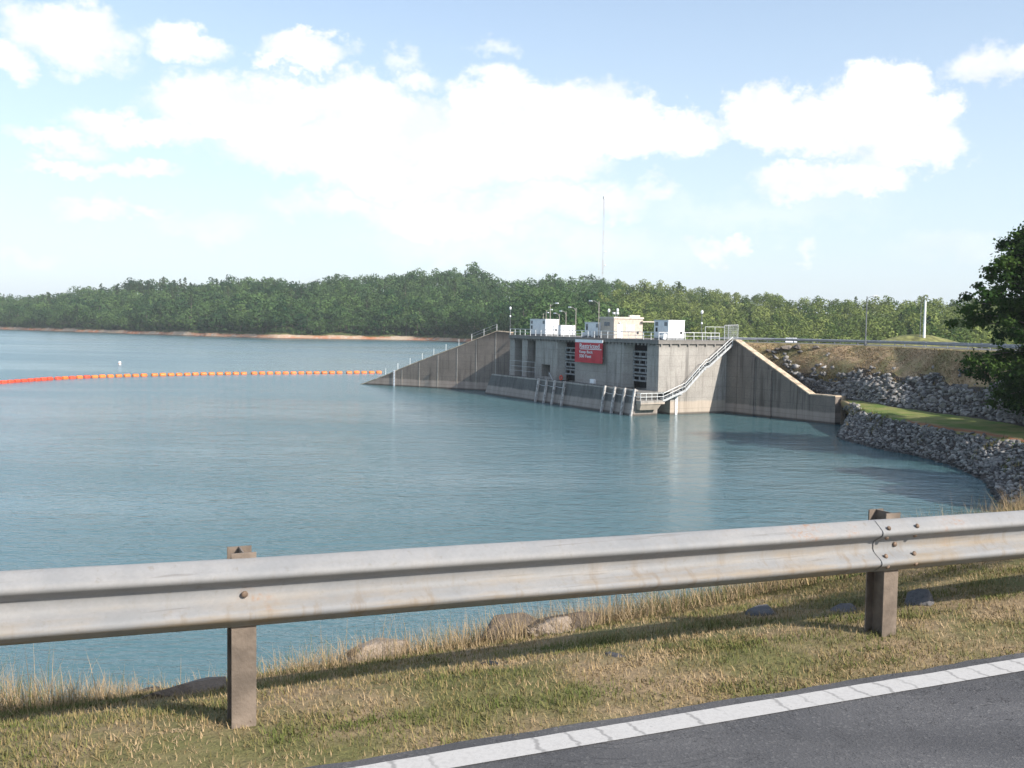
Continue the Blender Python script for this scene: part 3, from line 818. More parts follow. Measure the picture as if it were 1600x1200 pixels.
def street_lamp(name, px, pyt, b, arm_dx, label, group, mat=POLE, r_=.085, base_z=None):
    a, zt = front(px, pyt, b); base = DECK if base_z is None else base_z
    rt_ = empty(name, tw(b, a, base), TH, label, 'lamp post', group)
    L = zt-base; s = 1 if arm_dx < 0 else -1        # local +y is leftwards in the photo
    n = abs(arm_dx)
    MB().tube((0,0,0), (0,0,L), r_, 8, r_*.7).build('pole', mat, rt_)
    MB().path([(0,0,L-.5), (0,s*n*.3,L-.12), (0,s*n*.65,L+.1), (0,s*n,L+.14)], .045, 6).build('arm', mat, rt_)
    y0 = s*n
    hb = MB(); ys = [y0-s*.15, y0+s*.75]
    hb.hexa([(-.12,min(ys),L+.03),(.12,min(ys),L+.03),(.12,max(ys),L+.03),(-.12,max(ys),L+.03),(-.09,min(ys)+.05,L+.2),(.09,min(ys)+.05,L+.2),(.09,max(ys)-.08,L+.24),(-.09,max(ys)-.08,L+.24)])
    hb.build('lamp_head', SIGNW, rt_, bevel=.03)
    return rt_
G = 'curved arm lamp posts on the deck'
street_lamp('lamp_post', 936, 471, .9, -2.1, 'tallest tan lamp post beside the beige house, arm reaching left', G)
street_lamp('lamp_post', 900, 481, 5.0, -1.7, 'tan lamp post between two white shelters, arm reaching left', G)
street_lamp('lamp_post', 860, 475, 6.0, 2.0, 'tan lamp post behind the leftmost white shelter, arm reaching right', G)
street_lamp('lamp_post', 884.5, 487, 11.0, -1.6, 'small lamp post far behind the low white unit, arm reaching left', G)
street_lamp('lamp_post', 874, 490.5, 12.0, -1.3, 'smallest lamp post right of the leftmost shelter, arm reaching left', G)
street_lamp('lamp_post', 853.5, 485, 11.5, 1.6, 'distant lamp post over the leftmost shelter, second of the arms reaching right', G)
street_lamp('lamp_post', 849, 489.5, 12.1, 1.3, 'farthest thin lamp post over the leftmost shelter, short arm reaching right', G)
# clutter behind the railing
for px, b, w, h, lab in ((911, 1.0, .5, .8, 'small white cabinet on the deck under the third shelter'),(926,.7,.4,1.0,'white drum like cabinet behind the railing above the sign'),(1037,.5,.5,.9,'white cabinet behind the railing in front of the right shelter')):
    a = deckpt(px, b); r = empty('cabinet', tw(b, a, DECK), TH, lab, 'cabinet')
    MB().box(0,.5,0,w,.1,h).build('housing', SIGNW, r, bevel=.03); MB().box(.05,.45,.05,w-.05,0,.096).build('plinth_block', GREYP, r)
    MB().box(-.03,-.004,.08,w-.08,.2,h-.15).build('door', WHITE, r)

# chain-link gate at the right end of the deck
gate = empty('chain_link_gate', tw(9.0,-.2,DECK), TH, 'tall grey chain link gate and fence at the head of the stair', 'gate')
b0 = side(1102, 520, -.2)[0]-9.0; b1 = side(1132, 520, -.2)[0]-9.0; b2 = side(1153, 520, -.2)[0]-9.0
def mesh_panel(x0, x1, h, y, hh0=.05):
    mb = MB(); n = max(2, int((x1-x0)/.28))
    for i in range(n+1):
        q = x0+(x1-x0)*i/n; mb.tube((q,y,hh0),(q,y,h),.012,3,cap=False)
    for i in range(int(h/.28)): mb.tube((x0,y,hh0+i*.28),(x1,y,hh0+i*.28),.010,3,cap=False)
    return mb
for q, hh in ((b0,1.95),((b0+b1)/2,1.95),(b1,2.2),(b2,2.35)):
    MB().tube((q,0,0),(q,0,hh),.05,6).build('post', GALV, gate)
MB().tube((b0,0,1.95),(b1,0,1.95),.04,6).build('top_rail', GALV, gate); MB().tube((b1,0,2.2),(b2,0,2.3),.04,6).build('top_rail', GALV, gate)
w = mesh_panel(b1, b2, 2.25, 0).build('wire_mesh', GALV, gate); w['kind'] = 'stuff'
mb = mesh_panel(0, 2.6, 2.2, 0); wm = mb.build('wire_mesh', GALV, gate); wm['kind'] = 'stuff'; wm.rotation_euler = (0,0,R(80)); wm.location = (b2,0,0)
MB().tube((b2+.45,2.6,0),(b2+.45,2.6,2.3),.05,6).build('post', GALV, gate)

# stair and lower platform on the right face
stair = empty('steel_stair', tw(0,0,PL), TH, 'steel stair with double white handrails climbing the right face to the deck', 'stair')
SA = -1.15
key = [side(1036, 619, SA), side(1066, 600.5, SA), side(1071, 598.5, SA), side(1103, 562, SA), side(1109, 560, SA), side(1145, 526.5, SA)]
pts = [(b, z-PL-1.0) for b, z in key]            # handrail pixels -> tread line about 1 m lower
print('stair', [(round(a,1), round(b,1)) for a, b in pts])
plat0 = side(1001, 621, SA)[0]; pz = side(1030, 626, SA)[1]-PL
MB().box(plat0, pts[0][0]+.3, -1.2, -.005, pz-.5, pz).build('platform', CONC, stair, bevel=.03)
mb = MB(); mb.hexa([(plat0+.2,-.7,pz-1.3),(pts[0][0]-.6,-.7,pz-1.3),(pts[0][0]-.6,-.006,pz-1.3),(plat0+.2,-.006,pz-1.3),(plat0+.1,-1.1,pz-.504),(pts[0][0]-.2,-1.1,pz-.504),(pts[0][0]-.2,-.006,pz-.504),(plat0+.1,-.006,pz-.504)])
mb.build('platform_haunch', CONC, stair)
tread = MB().box(0,.27,-1.1,-.12,0,.05).mesh('tread', GALV)
lo = (pts[0][0], pz)
line = [lo] + pts[1:]
for (x0,z0),(x1,z1) in zip(line[:-1], line[1:]):
    L = math.hypot(x1-x0, z1-z0)
    for yy in (-1.17, -.06):
        MB().bar((x0,yy,z0-.1),(x1,yy,z1-.1),.06,.3).build('stringer', GALV if yy < -1 else POLED, stair)
    if z1-z0 > .6:
        n = int((z1-z0)/.2)
        for i in range(n): link('tread', tread, stair, (x0+(x1-x0)*(i+.5)/n-.13, 0, z0+(z1-z0)*(i+.5)/n))
    else: MB().box(x0, x1, -1.13, -.1, z0-.06, z0+.02).build('landing', GALV, stair)
for yy in (-1.17,):
    for dz, r_ in ((1.0,.05),(.55,.04)):
        mb = MB(); mb.path([(x,yy,z+dz) for x, z in line], r_, 6); mb.build('handrail', WRAIL, stair)
    for (x0,z0),(x1,z1) in zip(line[:-1], line[1:]):
        n = max(1, int(math.hypot(x1-x0,z1-z0)/1.6))
        for i in range(n+1):
            q = i/n; MB().tube((x0+(x1-x0)*q,yy,z0+(z1-z0)*q),(x0+(x1-x0)*q,yy,z0+(z1-z0)*q+1.0),.04,5).build('baluster', WRAIL, stair)
for dz, r_ in ((1.05,.05),(.55,.04)):
    MB().path([(plat0,-1.15,pz+dz),(pts[0][0],-1.15,pz+dz)], r_, 6).build('handrail', WRAIL, stair)
    MB().path([(plat0,-1.15,pz+dz),(plat0,-.05,pz+dz)], r_, 6).build('handrail', WRAIL, stair)
n = 4
for i in range(n+1):
    q = plat0+(pts[0][0]-plat0)*i/n; MB().tube((q,-1.15,pz),(q,-1.15,pz+1.05),.04,5).build('baluster', WRAIL, stair)
# small brackets that hold the stair to the face
for i in (1, 3):
    x, z = line[i]; MB().hexa([(x-.5,-1.1,z-.5),(x+.1,-1.1,z-.5),(x+.1,-.01,z-.9),(x-.5,-.01,z-.9),(x-.5,-1.1,z-.3),(x+.1,-1.1,z-.3),(x+.1,-.01,z-.3),(x-.5,-.01,z-.3)]).build('wall_bracket', GALV, stair)

# staff gauges
def gauge(loc, rz, h, label):
    r = empty('staff_gauge', loc, rz, label, 'water gauge')
    MB().box(-.2,.2,-.06,0,-.4,h).build('gauge_board', SIGNW, r)
    mb = MB()
    for i in range(int(h/.3)): mb.box(-.17, (.02 if i % 2 else .16), -.072, -.064, .1+i*.3, .17+i*.3)
    mb.build('scale_marks', POLED, r); return r
b, z = side(1056.5, 622, 0); gauge(tw(b, -.03, WATER_Z), TH, z-WATER_Z+.2, 'white water level board on the lit right face below the stair')

# ---------------------------------------------------------------- wing walls
def wall_strip(name, mats, p0, p1, ztop, thick, parent, joints, zbot=WATER_Z-3, cap=True, capw=.0, side_sign=1):
    """wall along p0->p1; ztop: list of (t, z); thickness to the side away from the lake; split into panels at joints"""
    p0 = Vector(p0); p1 = Vector(p1); d = p1-p0; L = d.length; d.normalize(); nrm = Vector((-d.y, d.x))*side_sign
    zt = lambda t: float(np.interp(t, [q[0] for q in ztop], [q[1] for q in ztop]))
    brk = sorted(set([0.0, L] + joints)); allt = sorted(set(brk + [q[0] for q in ztop if 0 < q[0] < L]))
    gap = .03
    for j0, j1 in zip(brk[:-1], brk[1:]):
        tt = [j0+(gap if j0 > 0 else 0)] + [t for t in allt if j0 < t < j1] + [j1-(gap if j1 < L else 0)]
        mb = MB(); ctop = MB()
        for a, b in zip(tt[:-1], tt[1:]):
            A0 = p0+d*a; B0 = p0+d*b; A1 = A0+nrm*thick; B1 = B0+nrm*thick
            mb.hexa([(*A0,zbot),(*B0,zbot),(*B1,zbot),(*A1,zbot),(*A0,zt(a)),(*B0,zt(b)),(*B1,zt(b)),(*A1,zt(a))])
            e = .06
            A0e = A0-nrm*e; B0e = B0-nrm*e; A1e = A1+nrm*e; B1e = B1+nrm*e
            ctop.hexa([(*A0e,zt(a)+.004),(*B0e,zt(b)+.004),(*B1e,zt(b)+.004),(*A1e,zt(a)+.004),(*A0e,zt(a)+.16),(*B0e,zt(b)+.16),(*B1e,zt(b)+.16),(*A1e,zt(a)+.16)])
        pn = mb.build('wall_panel', mats, parent)
        if cap: ctop.build('coping', CONC_CAP, parent)
    return d, nrm, L
lw0 = on_z(766, 611, WATER_Z); lw1 = on_z(557, 600, WATER_Z)
dd = (lw1-lw0).xy.normalized(); lwj = lw0.xy - dd*4.2         # starts inside the tower
def along(px, py, p0, d):        # pixel -> (t, z) on the vertical plane through p0 with direction d
    r_ = ray(px, py); nn = Vector((-d.y, d.x)); k = nn.dot(Vector(p0))/(nn.x*r_.x+nn.y*r_.y)
    q = Vector((r_.x*k, r_.y*k)); return (q-Vector(p0)).dot(d), CAMZ+r_.z*k
prof = [along(px, py, lwj, dd) for px, py in ((797,520),(776,518),(762,523.5),(740,532),(716,542),(680,555.5),(640,571),(600,588),(568,600))]
Lw = (lw1.xy-lwj).length
prof = [(-5, prof[0][1])] + prof + [(Lw, WATER_Z-.3)]
joints = [along(px, 590, lwj, dd)[0] for px in (774, 744, 714, 684, 655, 628)]
lw = empty('wing_wall', (0,0,0), 0, 'long concrete wing wall sloping down into the lake left of the intake structure', 'wall')
wall_strip('left', CONC_WALL, lwj, lw1.xy, prof, 1.0, lw, joints, side_sign=-1)
zf = lambda t: float(np.interp(t, [q[0] for q in prof], [q[1] for q in prof]))
# light vertical construction-joint fillets on the lake side
nl = Vector((dd.y, -dd.x)) * -1
for t in joints:
    A = lwj+dd*t; mb = MB(); q = A+nl*.03
    mb.box(-.07,.07,-.03,.01,WATER_Z-1, zf(t)-.15); o = mb.build('joint_fillet', CONC, lw); o.location = (q.x,q.y,0); o.rotation_euler = (0,0,math.atan2(dd.y,dd.x))
lr = empty('wall_railing', (0,0,0), 0, 'thin post and cable guard rail running down the left wing wall top', 'railing')
prev = None
for px in (776, 756, 737, 717, 697, 678, 660, 641, 622, 603):
    t = along(px, 540, lwj, dd)[0]; p = lwj+dd*t; z = zf(t)+.15
    MB().tube((p.x,p.y,z),(p.x,p.y,z+1.25),.045,5).build('post', WRAIL, lr)
    if prev and px > 730:
        for k in (1.2,.7): MB().tube((prev[0],prev[1],prev[2]+k),(p.x,p.y,z+k),.02,4).build('cable', GALV, lr)
    prev = (p.x,p.y,z)
t = along(698, 545, lwj, dd)[0]; p = lwj+dd*t
t, z = along(616.5, 578, lwj, dd); p = lwj+dd*t
gauge((p.x-.06, p.y-.12, WATER_Z), math.atan2(dd.y,dd.x)+math.pi, z-WATER_Z, 'white water level board on the left wing wall near its tip')
# yellowish grass strip behind the wall head is part of the bank there
# right wing wall
rw0 = tw(BLEN, 0, 0).xy; rw1 = on_z(1304, 663.5, WATER_Z).xy
rd = (rw1-rw0).normalized()
rprof = [along(px, py, rw0, rd) for px, py in ((1140,532),(1149,536),(1265,617),(1304,620.5))]
rprof[0] = (-1.0, DECK); rprof[1] = (rprof[1][0], DECK)
RL = (rw1-rw0).length; rprof[3] = (RL+.5, rprof[2][1]); 
print('rprof', rprof, 'RL', RL)
rw = empty('wing_wall', (0,0,0), 0, 'concrete wing wall with sloping coping holding back the rocky dam slope on the right', 'wall')
rj = [along(px, 640, rw0, rd)[0] for px in (1150, 1180, 1206, 1245)]
wall_strip('right', CONC_WALL, rw0, rw1, rprof, 1.15, rw, rj, side_sign=1)
eb = MB(); nn_ = Vector((-rd.y, rd.x)); A = rw1-rd*.9+nn_*1.16; B = rw1+rd*.02+nn_*1.16; C_ = B+nn_*.95; D_ = A+nn_*.95; zt_ = rprof[2][1]+.1
eb.hexa([(*A,WATER_Z-3),(*B,WATER_Z-3),(*C_,WATER_Z-3),(*D_,WATER_Z-3),(*A,zt_),(*B,zt_),(*C_,zt_),(*D_,zt_)]); eb.build('end_block', CONC_CAP, rw, bevel=.04)
rn = Vector((rd.y, -rd.x))
for px in (1174, 1204, 1178+30):
    pass
for px in (1176, 1203):          # shallow buttress strips on the shaded face
    t = along(px, 600, rw0, rd)[0]; zt = float(np.interp(t, [q[0] for q in rprof], [q[1] for q in rprof])); q = rw0+rd*t+rn*.12
    o = MB().box(-.35,.35,-.1,.1,WATER_Z-1,zt-.5).build('buttress', CONC_WALL, rw); o.location = (q.x,q.y,0); o.rotation_euler = (0,0,math.atan2(rd.y,rd.x))
# small white railing where the stair rail meets the wall end
wz = rprof[2][1]

# ---------------------------------------------------------------- dam embankment, cove bank, near bank
def st(B, M, T, Fr, W): return [Vector(x) for x in (B, M, T, Fr, W)]
ZB, ZT, ZF = -.52, -7.4, -7.7
def mk(bpx, tpx, fpx, wpx, mfrac=.5):
    B = on_z(*bpx, ZB); T = on_z(*tpx, ZT); Fr = on_z(*fpx, ZF); W = on_z(*wpx, WATER_Z)
    return st(B, B.lerp(T, mfrac), T, Fr, W)
def mk0(bpx, tpx, fpx, wpx, mfrac):      # beside the wing wall end the rock fill starts low
    q = mk(bpx, tpx, fpx, wpx, mfrac); q[3] = on_z(*fpx, -9.4); return q
nrw = Vector((-rd.y, rd.x))
Wl = rw1+nrw*1.2
stations = [mk0((1158,536),(1276,616.5),(1331,649),(1311,681),.6), mk((1205,537),(1306,620.5),(1335,636),(1316,687),.62), mk((1262,538.5),(1348,626),(1352,642),(1345,694),.58), mk((1330,540.5),(1390,634),(1390,652),(1385,704),.52), mk((1400,543),(1440,640),(1440,663),(1430,712),.48),
            mk((1465,546),(1500,648),(1500,672),(1490,728),.45), mk((1530,549),(1555,656),(1552,680),(1540,751),.42), mk((1600,553),(1610,667),(1605,690),(1556,776),.42)]
near = lambda B, W: (lambda b, w: st(b, b.lerp(w,.3), b.lerp(w,.55), b.lerp(w,.72), w))(Vector(B), Vector(W))
stations += [st((61,86,-.3),(57,84,-3.2),(53,82,-6.8),(43,76,-7.4),(33.5,66,WATER_Z)), st((66,68,-.2),(60,66,-3.5),(54,64,-6.8),(40,60,-7.6),(30,56,WATER_Z)),
             near((63,52,-.2),(22,46,WATER_Z)), near((48,41,-.15),(16,40,WATER_Z)), near((26,30,-.12),(10,35,WATER_Z)), near((16,21,-.1),(5,31.5,WATER_Z)),
             near((9,13.8,-.12),(0,28.5,WATER_Z)), near((5.3,10.6,-.16),(-4,26.5,WATER_Z))]
for l_, n_, z_ in ((5.9,6.75,-.30),(4.0,6.5,-.36),(2.2,6.35,-.40),(0.3,6.25,-.42),(-2.5,6.2,-.42),(-18,6.2,-.42),(-62,6.2,-.42),(-150,6.2,-.42)):
    x_, y_ = l_*.9187-n_*.3949, l_*.3949+n_*.9187
    stations.append(near((x_,y_,z_), (x_-.3949*19-2, y_+.9187*17.5, WATER_Z)))
stations.insert(0, st(on_z(1135,534.5,ZB), on_z(1135,534.5,ZB).lerp(on_z(1248,612,ZT),.6), on_z(1248,612,ZT), Vector((rw1.x+nrw.x*2.6, rw1.y+nrw.y*2.6, -9.4)), Vector((rw1.x+nrw.x*1.9+rd.x*.1, rw1.y+nrw.y*1.9+rd.y*.1, WATER_Z))))
NF = 8      # the first eight stations are the dam seen across the cove
def surf(s, t):
    """s: station coordinate, t: 0 crest .. 4 waterline"""
    s = s+1
    i = max(0, min(int(s), len(stations)-2)); f = s-i; j = min(int(t), 3); g_ = t-j
    a = stations[i][j].lerp(stations[i][j+1], g_); b = stations[i+1][j].lerp(stations[i+1][j+1], g_)
    return a.lerp(b, f)
def build_banks():
    m, g, b = new_mat('dam slope turf and soil')
    at = g.n('ShaderNodeAttribute'); at.attribute_name = 'tint'
    geo = g.n('ShaderNodeNewGeometry'); P = geo.outputs['Position']
    n1, _ = g.noise(P, .28, 5, .65); n2, _ = g.noise(P, 2.2, 5, .65)
    dry = g.mix(g.ramp(n1, .42, .62), (.47,.33,.20), (.30,.26,.125))
    dry = g.mix(g.ramp(n2, .4, .7, 0, .6), dry, (.33,.23,.13))
    soil = g.mix(n2, (.05,.045,.042), (.10,.085,.075))
    lawn = g.mix(g.ramp(n1, .35, .65), (.11,.165,.040), (.23,.22,.085))
    verge = g.mix(g.ramp(n1, .35, .65), (.14,.13,.055), (.27,.20,.11))
    v = at.outputs['Fac']      # 0 dry slope, 1 rock bed, 2 lawn, 3 near bank, 4 clay edge
    v = g.math('ADD', v, g.math('MULTIPLY', g.math('SUBTRACT', n2, .5), .35))
    c = g.mix(g.ramp(v, .35, .65), dry, soil); c = g.mix(g.ramp(v, 1.35, 1.65), c, lawn)
    c = g.mix(g.ramp(v, 2.35, 2.65), c, verge)
    c = g.mix(g.ramp(v, 3.35, 3.65), c, (.26,.115,.065))
    g.link(c, b.inputs['Base Color']); b.inputs['Roughness'].default_value = .95; b.inputs['Specular IOR Level'].default_value = .1
    bp = g.n('ShaderNodeBump'); bp.inputs['Strength'].default_value = .7; bp.inputs['Distance'].default_value = .12
    g.link(n2, bp.inputs['Height']); g.link(bp.outputs[0], b.inputs['Normal'])
    S = []; k = 0.0
    S = list(np.arange(-1, 9, .125)) + list(np.arange(9, len(stations)-2+.001, .2))
    Tt = list(np.concatenate([np.linspace(0,1,7), np.linspace(1,2,7)[1:], np.linspace(2,3,6)[1:], np.linspace(3,4,8)[1:]]))
    V = []; A = []
    for s in S:
        row = []
        for t in Tt:
            p = surf(s, t); q = p.copy()
            amp = .0 if t < .05 else .22*min(1, t*2)
            if 2.05 < t < 2.95 and s < 9: amp = .06
            if s > 14 and t < .4: amp = .03
            q.z += amp*mnoise.noise((p.x*.45, p.y*.45, 2.2))
            bm_ = 1.0 + .50*mnoise.noise((p.x*.22,p.y*.22,7)) - .03
            if s > 10.5: val = 3.0 if t < 1.0 else 1.0
            elif t < bm_: val = 0
            elif t < 2.02: val = 1
            elif t < 2.85: val = 2
            elif t < 3.12: val = 4 if s > 3.5 else (0.2 if s < 1.6 else 2)
            else: val = 1
            if s < 1.3 and 2.0 < t < 3.1: val = 0
            V.append(q); A.append(val)
        p = surf(s, 4); d = (surf(s,4)-surf(s,3)); d.z = 0; d = d.normalized() if d.length > 0 else Vector((0,0,0))
        V.append(Vector((p.x,p.y,WATER_Z-.0))+d*6+Vector((0,0,-5))); A.append(1)
    n = len(Tt)+1; Fc = [(i*n+j, (i+1)*n+j, (i+1)*n+j+1, i*n+j+1) for i in range(len(S)-1) for j in range(n-1)]
    me = np_mesh('embankment', np.array([tuple(v) for v in V]), np.array(Fc), m, np.array(A), smooth=True)
    o = link('embankment_ground', me); tag(o, kind='structure'); return o
bank = build_banks()

# riprap stones: real angular rocks, shared meshes
def rock_mesh(seed, mat, sx=1, sy=1, sz=.7, npt=13, name='stone'):
    rg = np.random.default_rng(seed); bm = bmesh.new()
    for i in range(npt):
        d = rg.normal(size=3); d /= np.linalg.norm(d); d *= rg.uniform(.38,.56)
        bm.verts.new((d[0]*sx, d[1]*sy, d[2]*sz))
    r_ = bmesh.ops.convex_hull(bm, input=bm.verts)
    bmesh.ops.delete(bm, geom=[v for v in bm.verts if not v.link_faces], context='VERTS')
    bmesh.ops.recalc_face_normals(bm, faces=bm.faces)
    me = bpy.data.meshes.new(name); bm.to_mesh(me); bm.free(); me.materials.append(mat); return me
LIM = lambda p: 1.12 + .50*mnoise.noise((p[0]*.22, p[1]*.22, 7)) + .18*mnoise.noise((p[0]*.8, p[1]*.8, 3))
STONES = [rock_mesh(40+i, ROCK, 1, rng.uniform(.65,1), rng.uniform(.5,.85)) for i in range(10)]
def stone_arrays(me):
    v = np.empty(len(me.vertices)*3); me.vertices.foreach_get('co', v); v = v.reshape(-1,3)
    return v, np.array([list(p.vertices) for p in me.polygons])
SA_ = [stone_arrays(m_) for m_ in STONES]
def riprap():
    rg = random.Random(21); items = []
    def add(s, t, size, lift=.2):
        p = surf(s, t); depth = p.y
        if depth <= 0: return
        items.append((size/depth*F if abs(p.x/depth) < .53 else 0, p, size, rg.uniform(0,6.28), rg.uniform(-.5,.5), rg.uniform(-.5,.5), rg.randrange(10), lift))
    for k in range(3800):          # upper slope, below the turf
        s = rg.uniform(.15, 8.6); t = .62 + rg.random()**.75*1.42
        p = surf(s, t); lim = LIM(p) - .06*(s > 2)
        if t < lim: 
            if rg.random() < .95: continue
        if t > 2.02 and rg.random() < .7: continue
        add(s, min(t,2.04), rg.choice((.3,.38,.45,.5,.6,.75,1.0))*rg.uniform(.8,1.2), rg.uniform(.02,.22))
    for k in range(110):           # scattered stones up in the grass beside the wing wall
        s = rg.uniform(.1, 2.4); t = rg.uniform(.30, 1.1)
        p = surf(s, t)
        if mnoise.noise((p.x*.3,p.y*.3,3.3)) < .0: continue
        add(s, t, rg.uniform(.5,1.15))
    for k in range(5200):          # lake bank below the lawn
        s = rg.uniform(.15, 11.2); t = 3.06 + rg.random()*1.03
        if s < 1.6: t = 2.75+rg.random()*1.3
        add(s, min(t,4.06), rg.choice((.22,.28,.33,.4,.48,.62))*rg.uniform(.8,1.2), rg.uniform(.05,.25))
    for k in range(260):           # fill against the end of the wing wall
        add(rg.uniform(-.45,.35), rg.uniform(3.0,4.05), rg.choice((.3,.4,.5,.65))*rg.uniform(.8,1.2), .15)
    items.sort(key=lambda a: -a[0])
    for it in items[:290]:
        _, p, size, rz, rx, ry, v, lf = it
        link('stone', STONES[v], bank, (p.x,p.y,p.z+size*lf), (rx,ry,rz), (size,size,size))
    VV, FF, TT, off = [], [], [], 0
    for it in items[290:]:
        _, p, size, rz, rx, ry, v, lf = it
        vs, fs = SA_[v]; Mx = np.array(Matrix.Rotation(rz,3,'Z') @ Matrix.Rotation(ry,3,'Y') @ Matrix.Rotation(rx,3,'X'))
        VV.append(vs@Mx.T*size + np.array([p.x,p.y,p.z+size*lf])); FF.append(fs+off); off += len(vs); TT.append(np.full(len(vs), rg.random()))
    o = link('small_stones', np_mesh('riprap', np.concatenate(VV), np.concatenate(FF), ROCK, np.concatenate(TT)), bank); o['kind'] = 'stuff'
riprap()
# large pale boulders on the turf below the crest
bm_ = [rock_mesh(70+i, ROCKN, 1, .8, .62, 22, 'boulder') for i in range(5)]
for i, (px, py, w_, lab) in enumerate(((1228,545,1.9,'largest pale boulder in the dry grass just below the dam crest'),(1245,544.5,1.5,'pale boulder right of the largest one below the dam crest'),(1216,546.5,1.0,'small dark boulder left of the largest one below the dam crest'),(1199,551,.95,'lone buff boulder in brown grass above the sloping coping'),(1275,545,.9,'small grey boulder alone in the grass below the crest, right of the pair'))):
    best = min(((s,t) for s in np.arange(0,4,.05) for t in np.arange(.02,1.2,.04)), key=lambda q: (lambda p: (lambda d: abs(d[0]-px)+abs(d[1]-py))(((lambda v: (800+F*v.dot(rt)/v.dot(fw), 600-F*v.dot(up)/v.dot(fw)))(p-Vector((0,0,CAMZ))))))(surf(*q)))
    p = surf(*best); o = link('boulder', bm_[i], None, (p.x,p.y,p.z+.2), (0,0,i*1.3+.4), (w_*1.15,w_*1.15,w_*1.0))
    tag(o, lab, 'boulder')

# crest road, downstream shoulder, guard rails on the crest
ASPH_FAR = flat('crest road asphalt', (.11,.11,.112), .9)
def offset(pts, d):
    out = []
    for i, p in enumerate(pts):
        a = pts[max(0,i-1)]; b = pts[min(len(pts)-1,i+1)]; t = (b-a); t.z = 0; t.normalize()
        out.append(Vector((p.x-t.y*d, p.y+t.x*d, p.z)))
    return out
crest = [surf(s, 0) for s in np.arange(0, 11.01, .5)]
dirn = Vector((-.475,.88,0)); c0 = tw(BLEN+.3, 0, ZB); c0.z = ZB
crest = [c0+dirn*70, c0+dirn*30, c0+dirn*2] + crest
side_ = 1 if offset(crest, 1)[6].x > crest[6].x else -1
def ribbon(name, pts, d0, d1, z0, z1, mat, kind='structure'):
    A = offset(pts, d0*side_); B = offset(pts, d1*side_); mb = MB()
    vs = [(p.x,p.y,p.z+z0) for p in A] + [(p.x,p.y,p.z+z1) for p in B]; n = len(pts)
    mb.add(vs, [(i,i+1,n+i+1,n+i) for i in range(n-1)]); return tag(mb.build(name, mat), kind=kind)
SHOULDER = flat('dry shoulder grass', (.24,.20,.085), .95, var=.3, scale=.8)
ribbon('crest_shoulder', crest[3:], -.05, 1.6, .0, .12, SHOULDER)
ribbon('crest_road', crest, 1.605, 9.0, .125, .13, ASPH_FAR)
ribbon('far_shoulder', crest, 9.005, 40, .12, -11.0, SHOULDER)
def wbeam_profile():
    # (outwards, z) centred profile of a corrugated guard rail, 0.312 high
    return [(.000,.312),(.012,.309),(.030,.296),(.062,.272),(.078,.260),(.083,.247),(.080,.234),(.066,.222),(.028,.200),(.010,.186),(.004,.170),
            (.004,.142),(.010,.126),(.028,.112),(.066,.090),(.080,.078),(.083,.065),(.078,.052),(.062,.040),(.030,.016),(.012,.003),(.000,.000)]
def sweep_beam(pts, z0, side_v, mat, name, parent, thick=.0035, prof=None, scale=1.0, smooth=True):
    prof = prof or wbeam_profile(); n = len(prof); V = []; Fc = []
    for i, p in enumerate(pts):
        o_ = side_v[i]
        for q, z in prof: V.append((p.x+o_.x*q*scale, p.y+o_.y*q*scale, p.z+z0+z*scale))
        for q, z in reversed(prof): V.append((p.x+o_.x*(q-thick)*scale, p.y+o_.y*(q-thick)*scale, p.z+z0+z*scale))
    m_ = 2*n
    for i in range(len(pts)-1):
        for j in range(m_):
            Fc.append((i*m_+j, (i+1)*m_+j, (i+1)*m_+(j+1)%m_, i*m_+(j+1)%m_))
    mb = MB(); mb.add(V, Fc); mb.add([V[j] for j in range(m_)], [(j, j+1, m_-2-j, m_-1-j) for j in range(n-1)])
    k = len(pts)-1; mb.add([V[k*m_+j] for j in range(m_)], [(j, j+1, m_-2-j, m_-1-j) for j in range(n-1)])
    o = mb.build(name, mat, parent, smooth)
    return o
CRAIL = flat('dull galvanised crest rail', (.30,.32,.345), .5, .25, var=.1)
ipost = MB(); ipost.box(-.05,.05,.0,.008,-.3,.72); ipost.box(-.05,.05,.142,.15,-.3,.72); ipost.box(-.004,.004,.008,.142,-.3,.72)
ipost_far = ipost.mesh('rail_post', CRAIL)
def crest_rail(d, label, seg0=3, seg1=19):
    pts = offset(crest, d*side_)[seg0:seg1]
    # resample
    res = []
    for a, b in zip(pts[:-1], pts[1:]):
        n = max(1, int((b-a).length/3.8))
        for i in range(n): res.append(a.lerp(b, i/n))
    res.append(pts[-1])
    root = empty('crest_guardrail', res[0], 0, label, 'guardrail', None)
    res = [p-Vector(root.location) for p in res]
    sv = []
    for i in range(len(res)):
        a = res[max(0,i-1)]; b = res[min(len(res)-1,i+1)]; t = b-a; t.z = 0; t.normalize(); sv.append(Vector((t.y,-t.x))*side_)
    for i in range(0, len(res)-1, 2):
        sweep_beam(res[i:i+3], .45, sv[i:i+3], CRAIL, 'rail_beam', root, scale=1.0)
    for i, p in enumerate(res):
        ang = math.atan2(sv[i].y, sv[i].x)+math.pi/2
        link('post', ipost_far, root, (p.x,p.y,p.z+.1), (0,0,ang))
    return root
crest_rail(1.3, 'galvanised guardrail along the lake side of the dam crest road')
crest_rail(9.3, 'galvanised guardrail along the far side of the dam crest road')

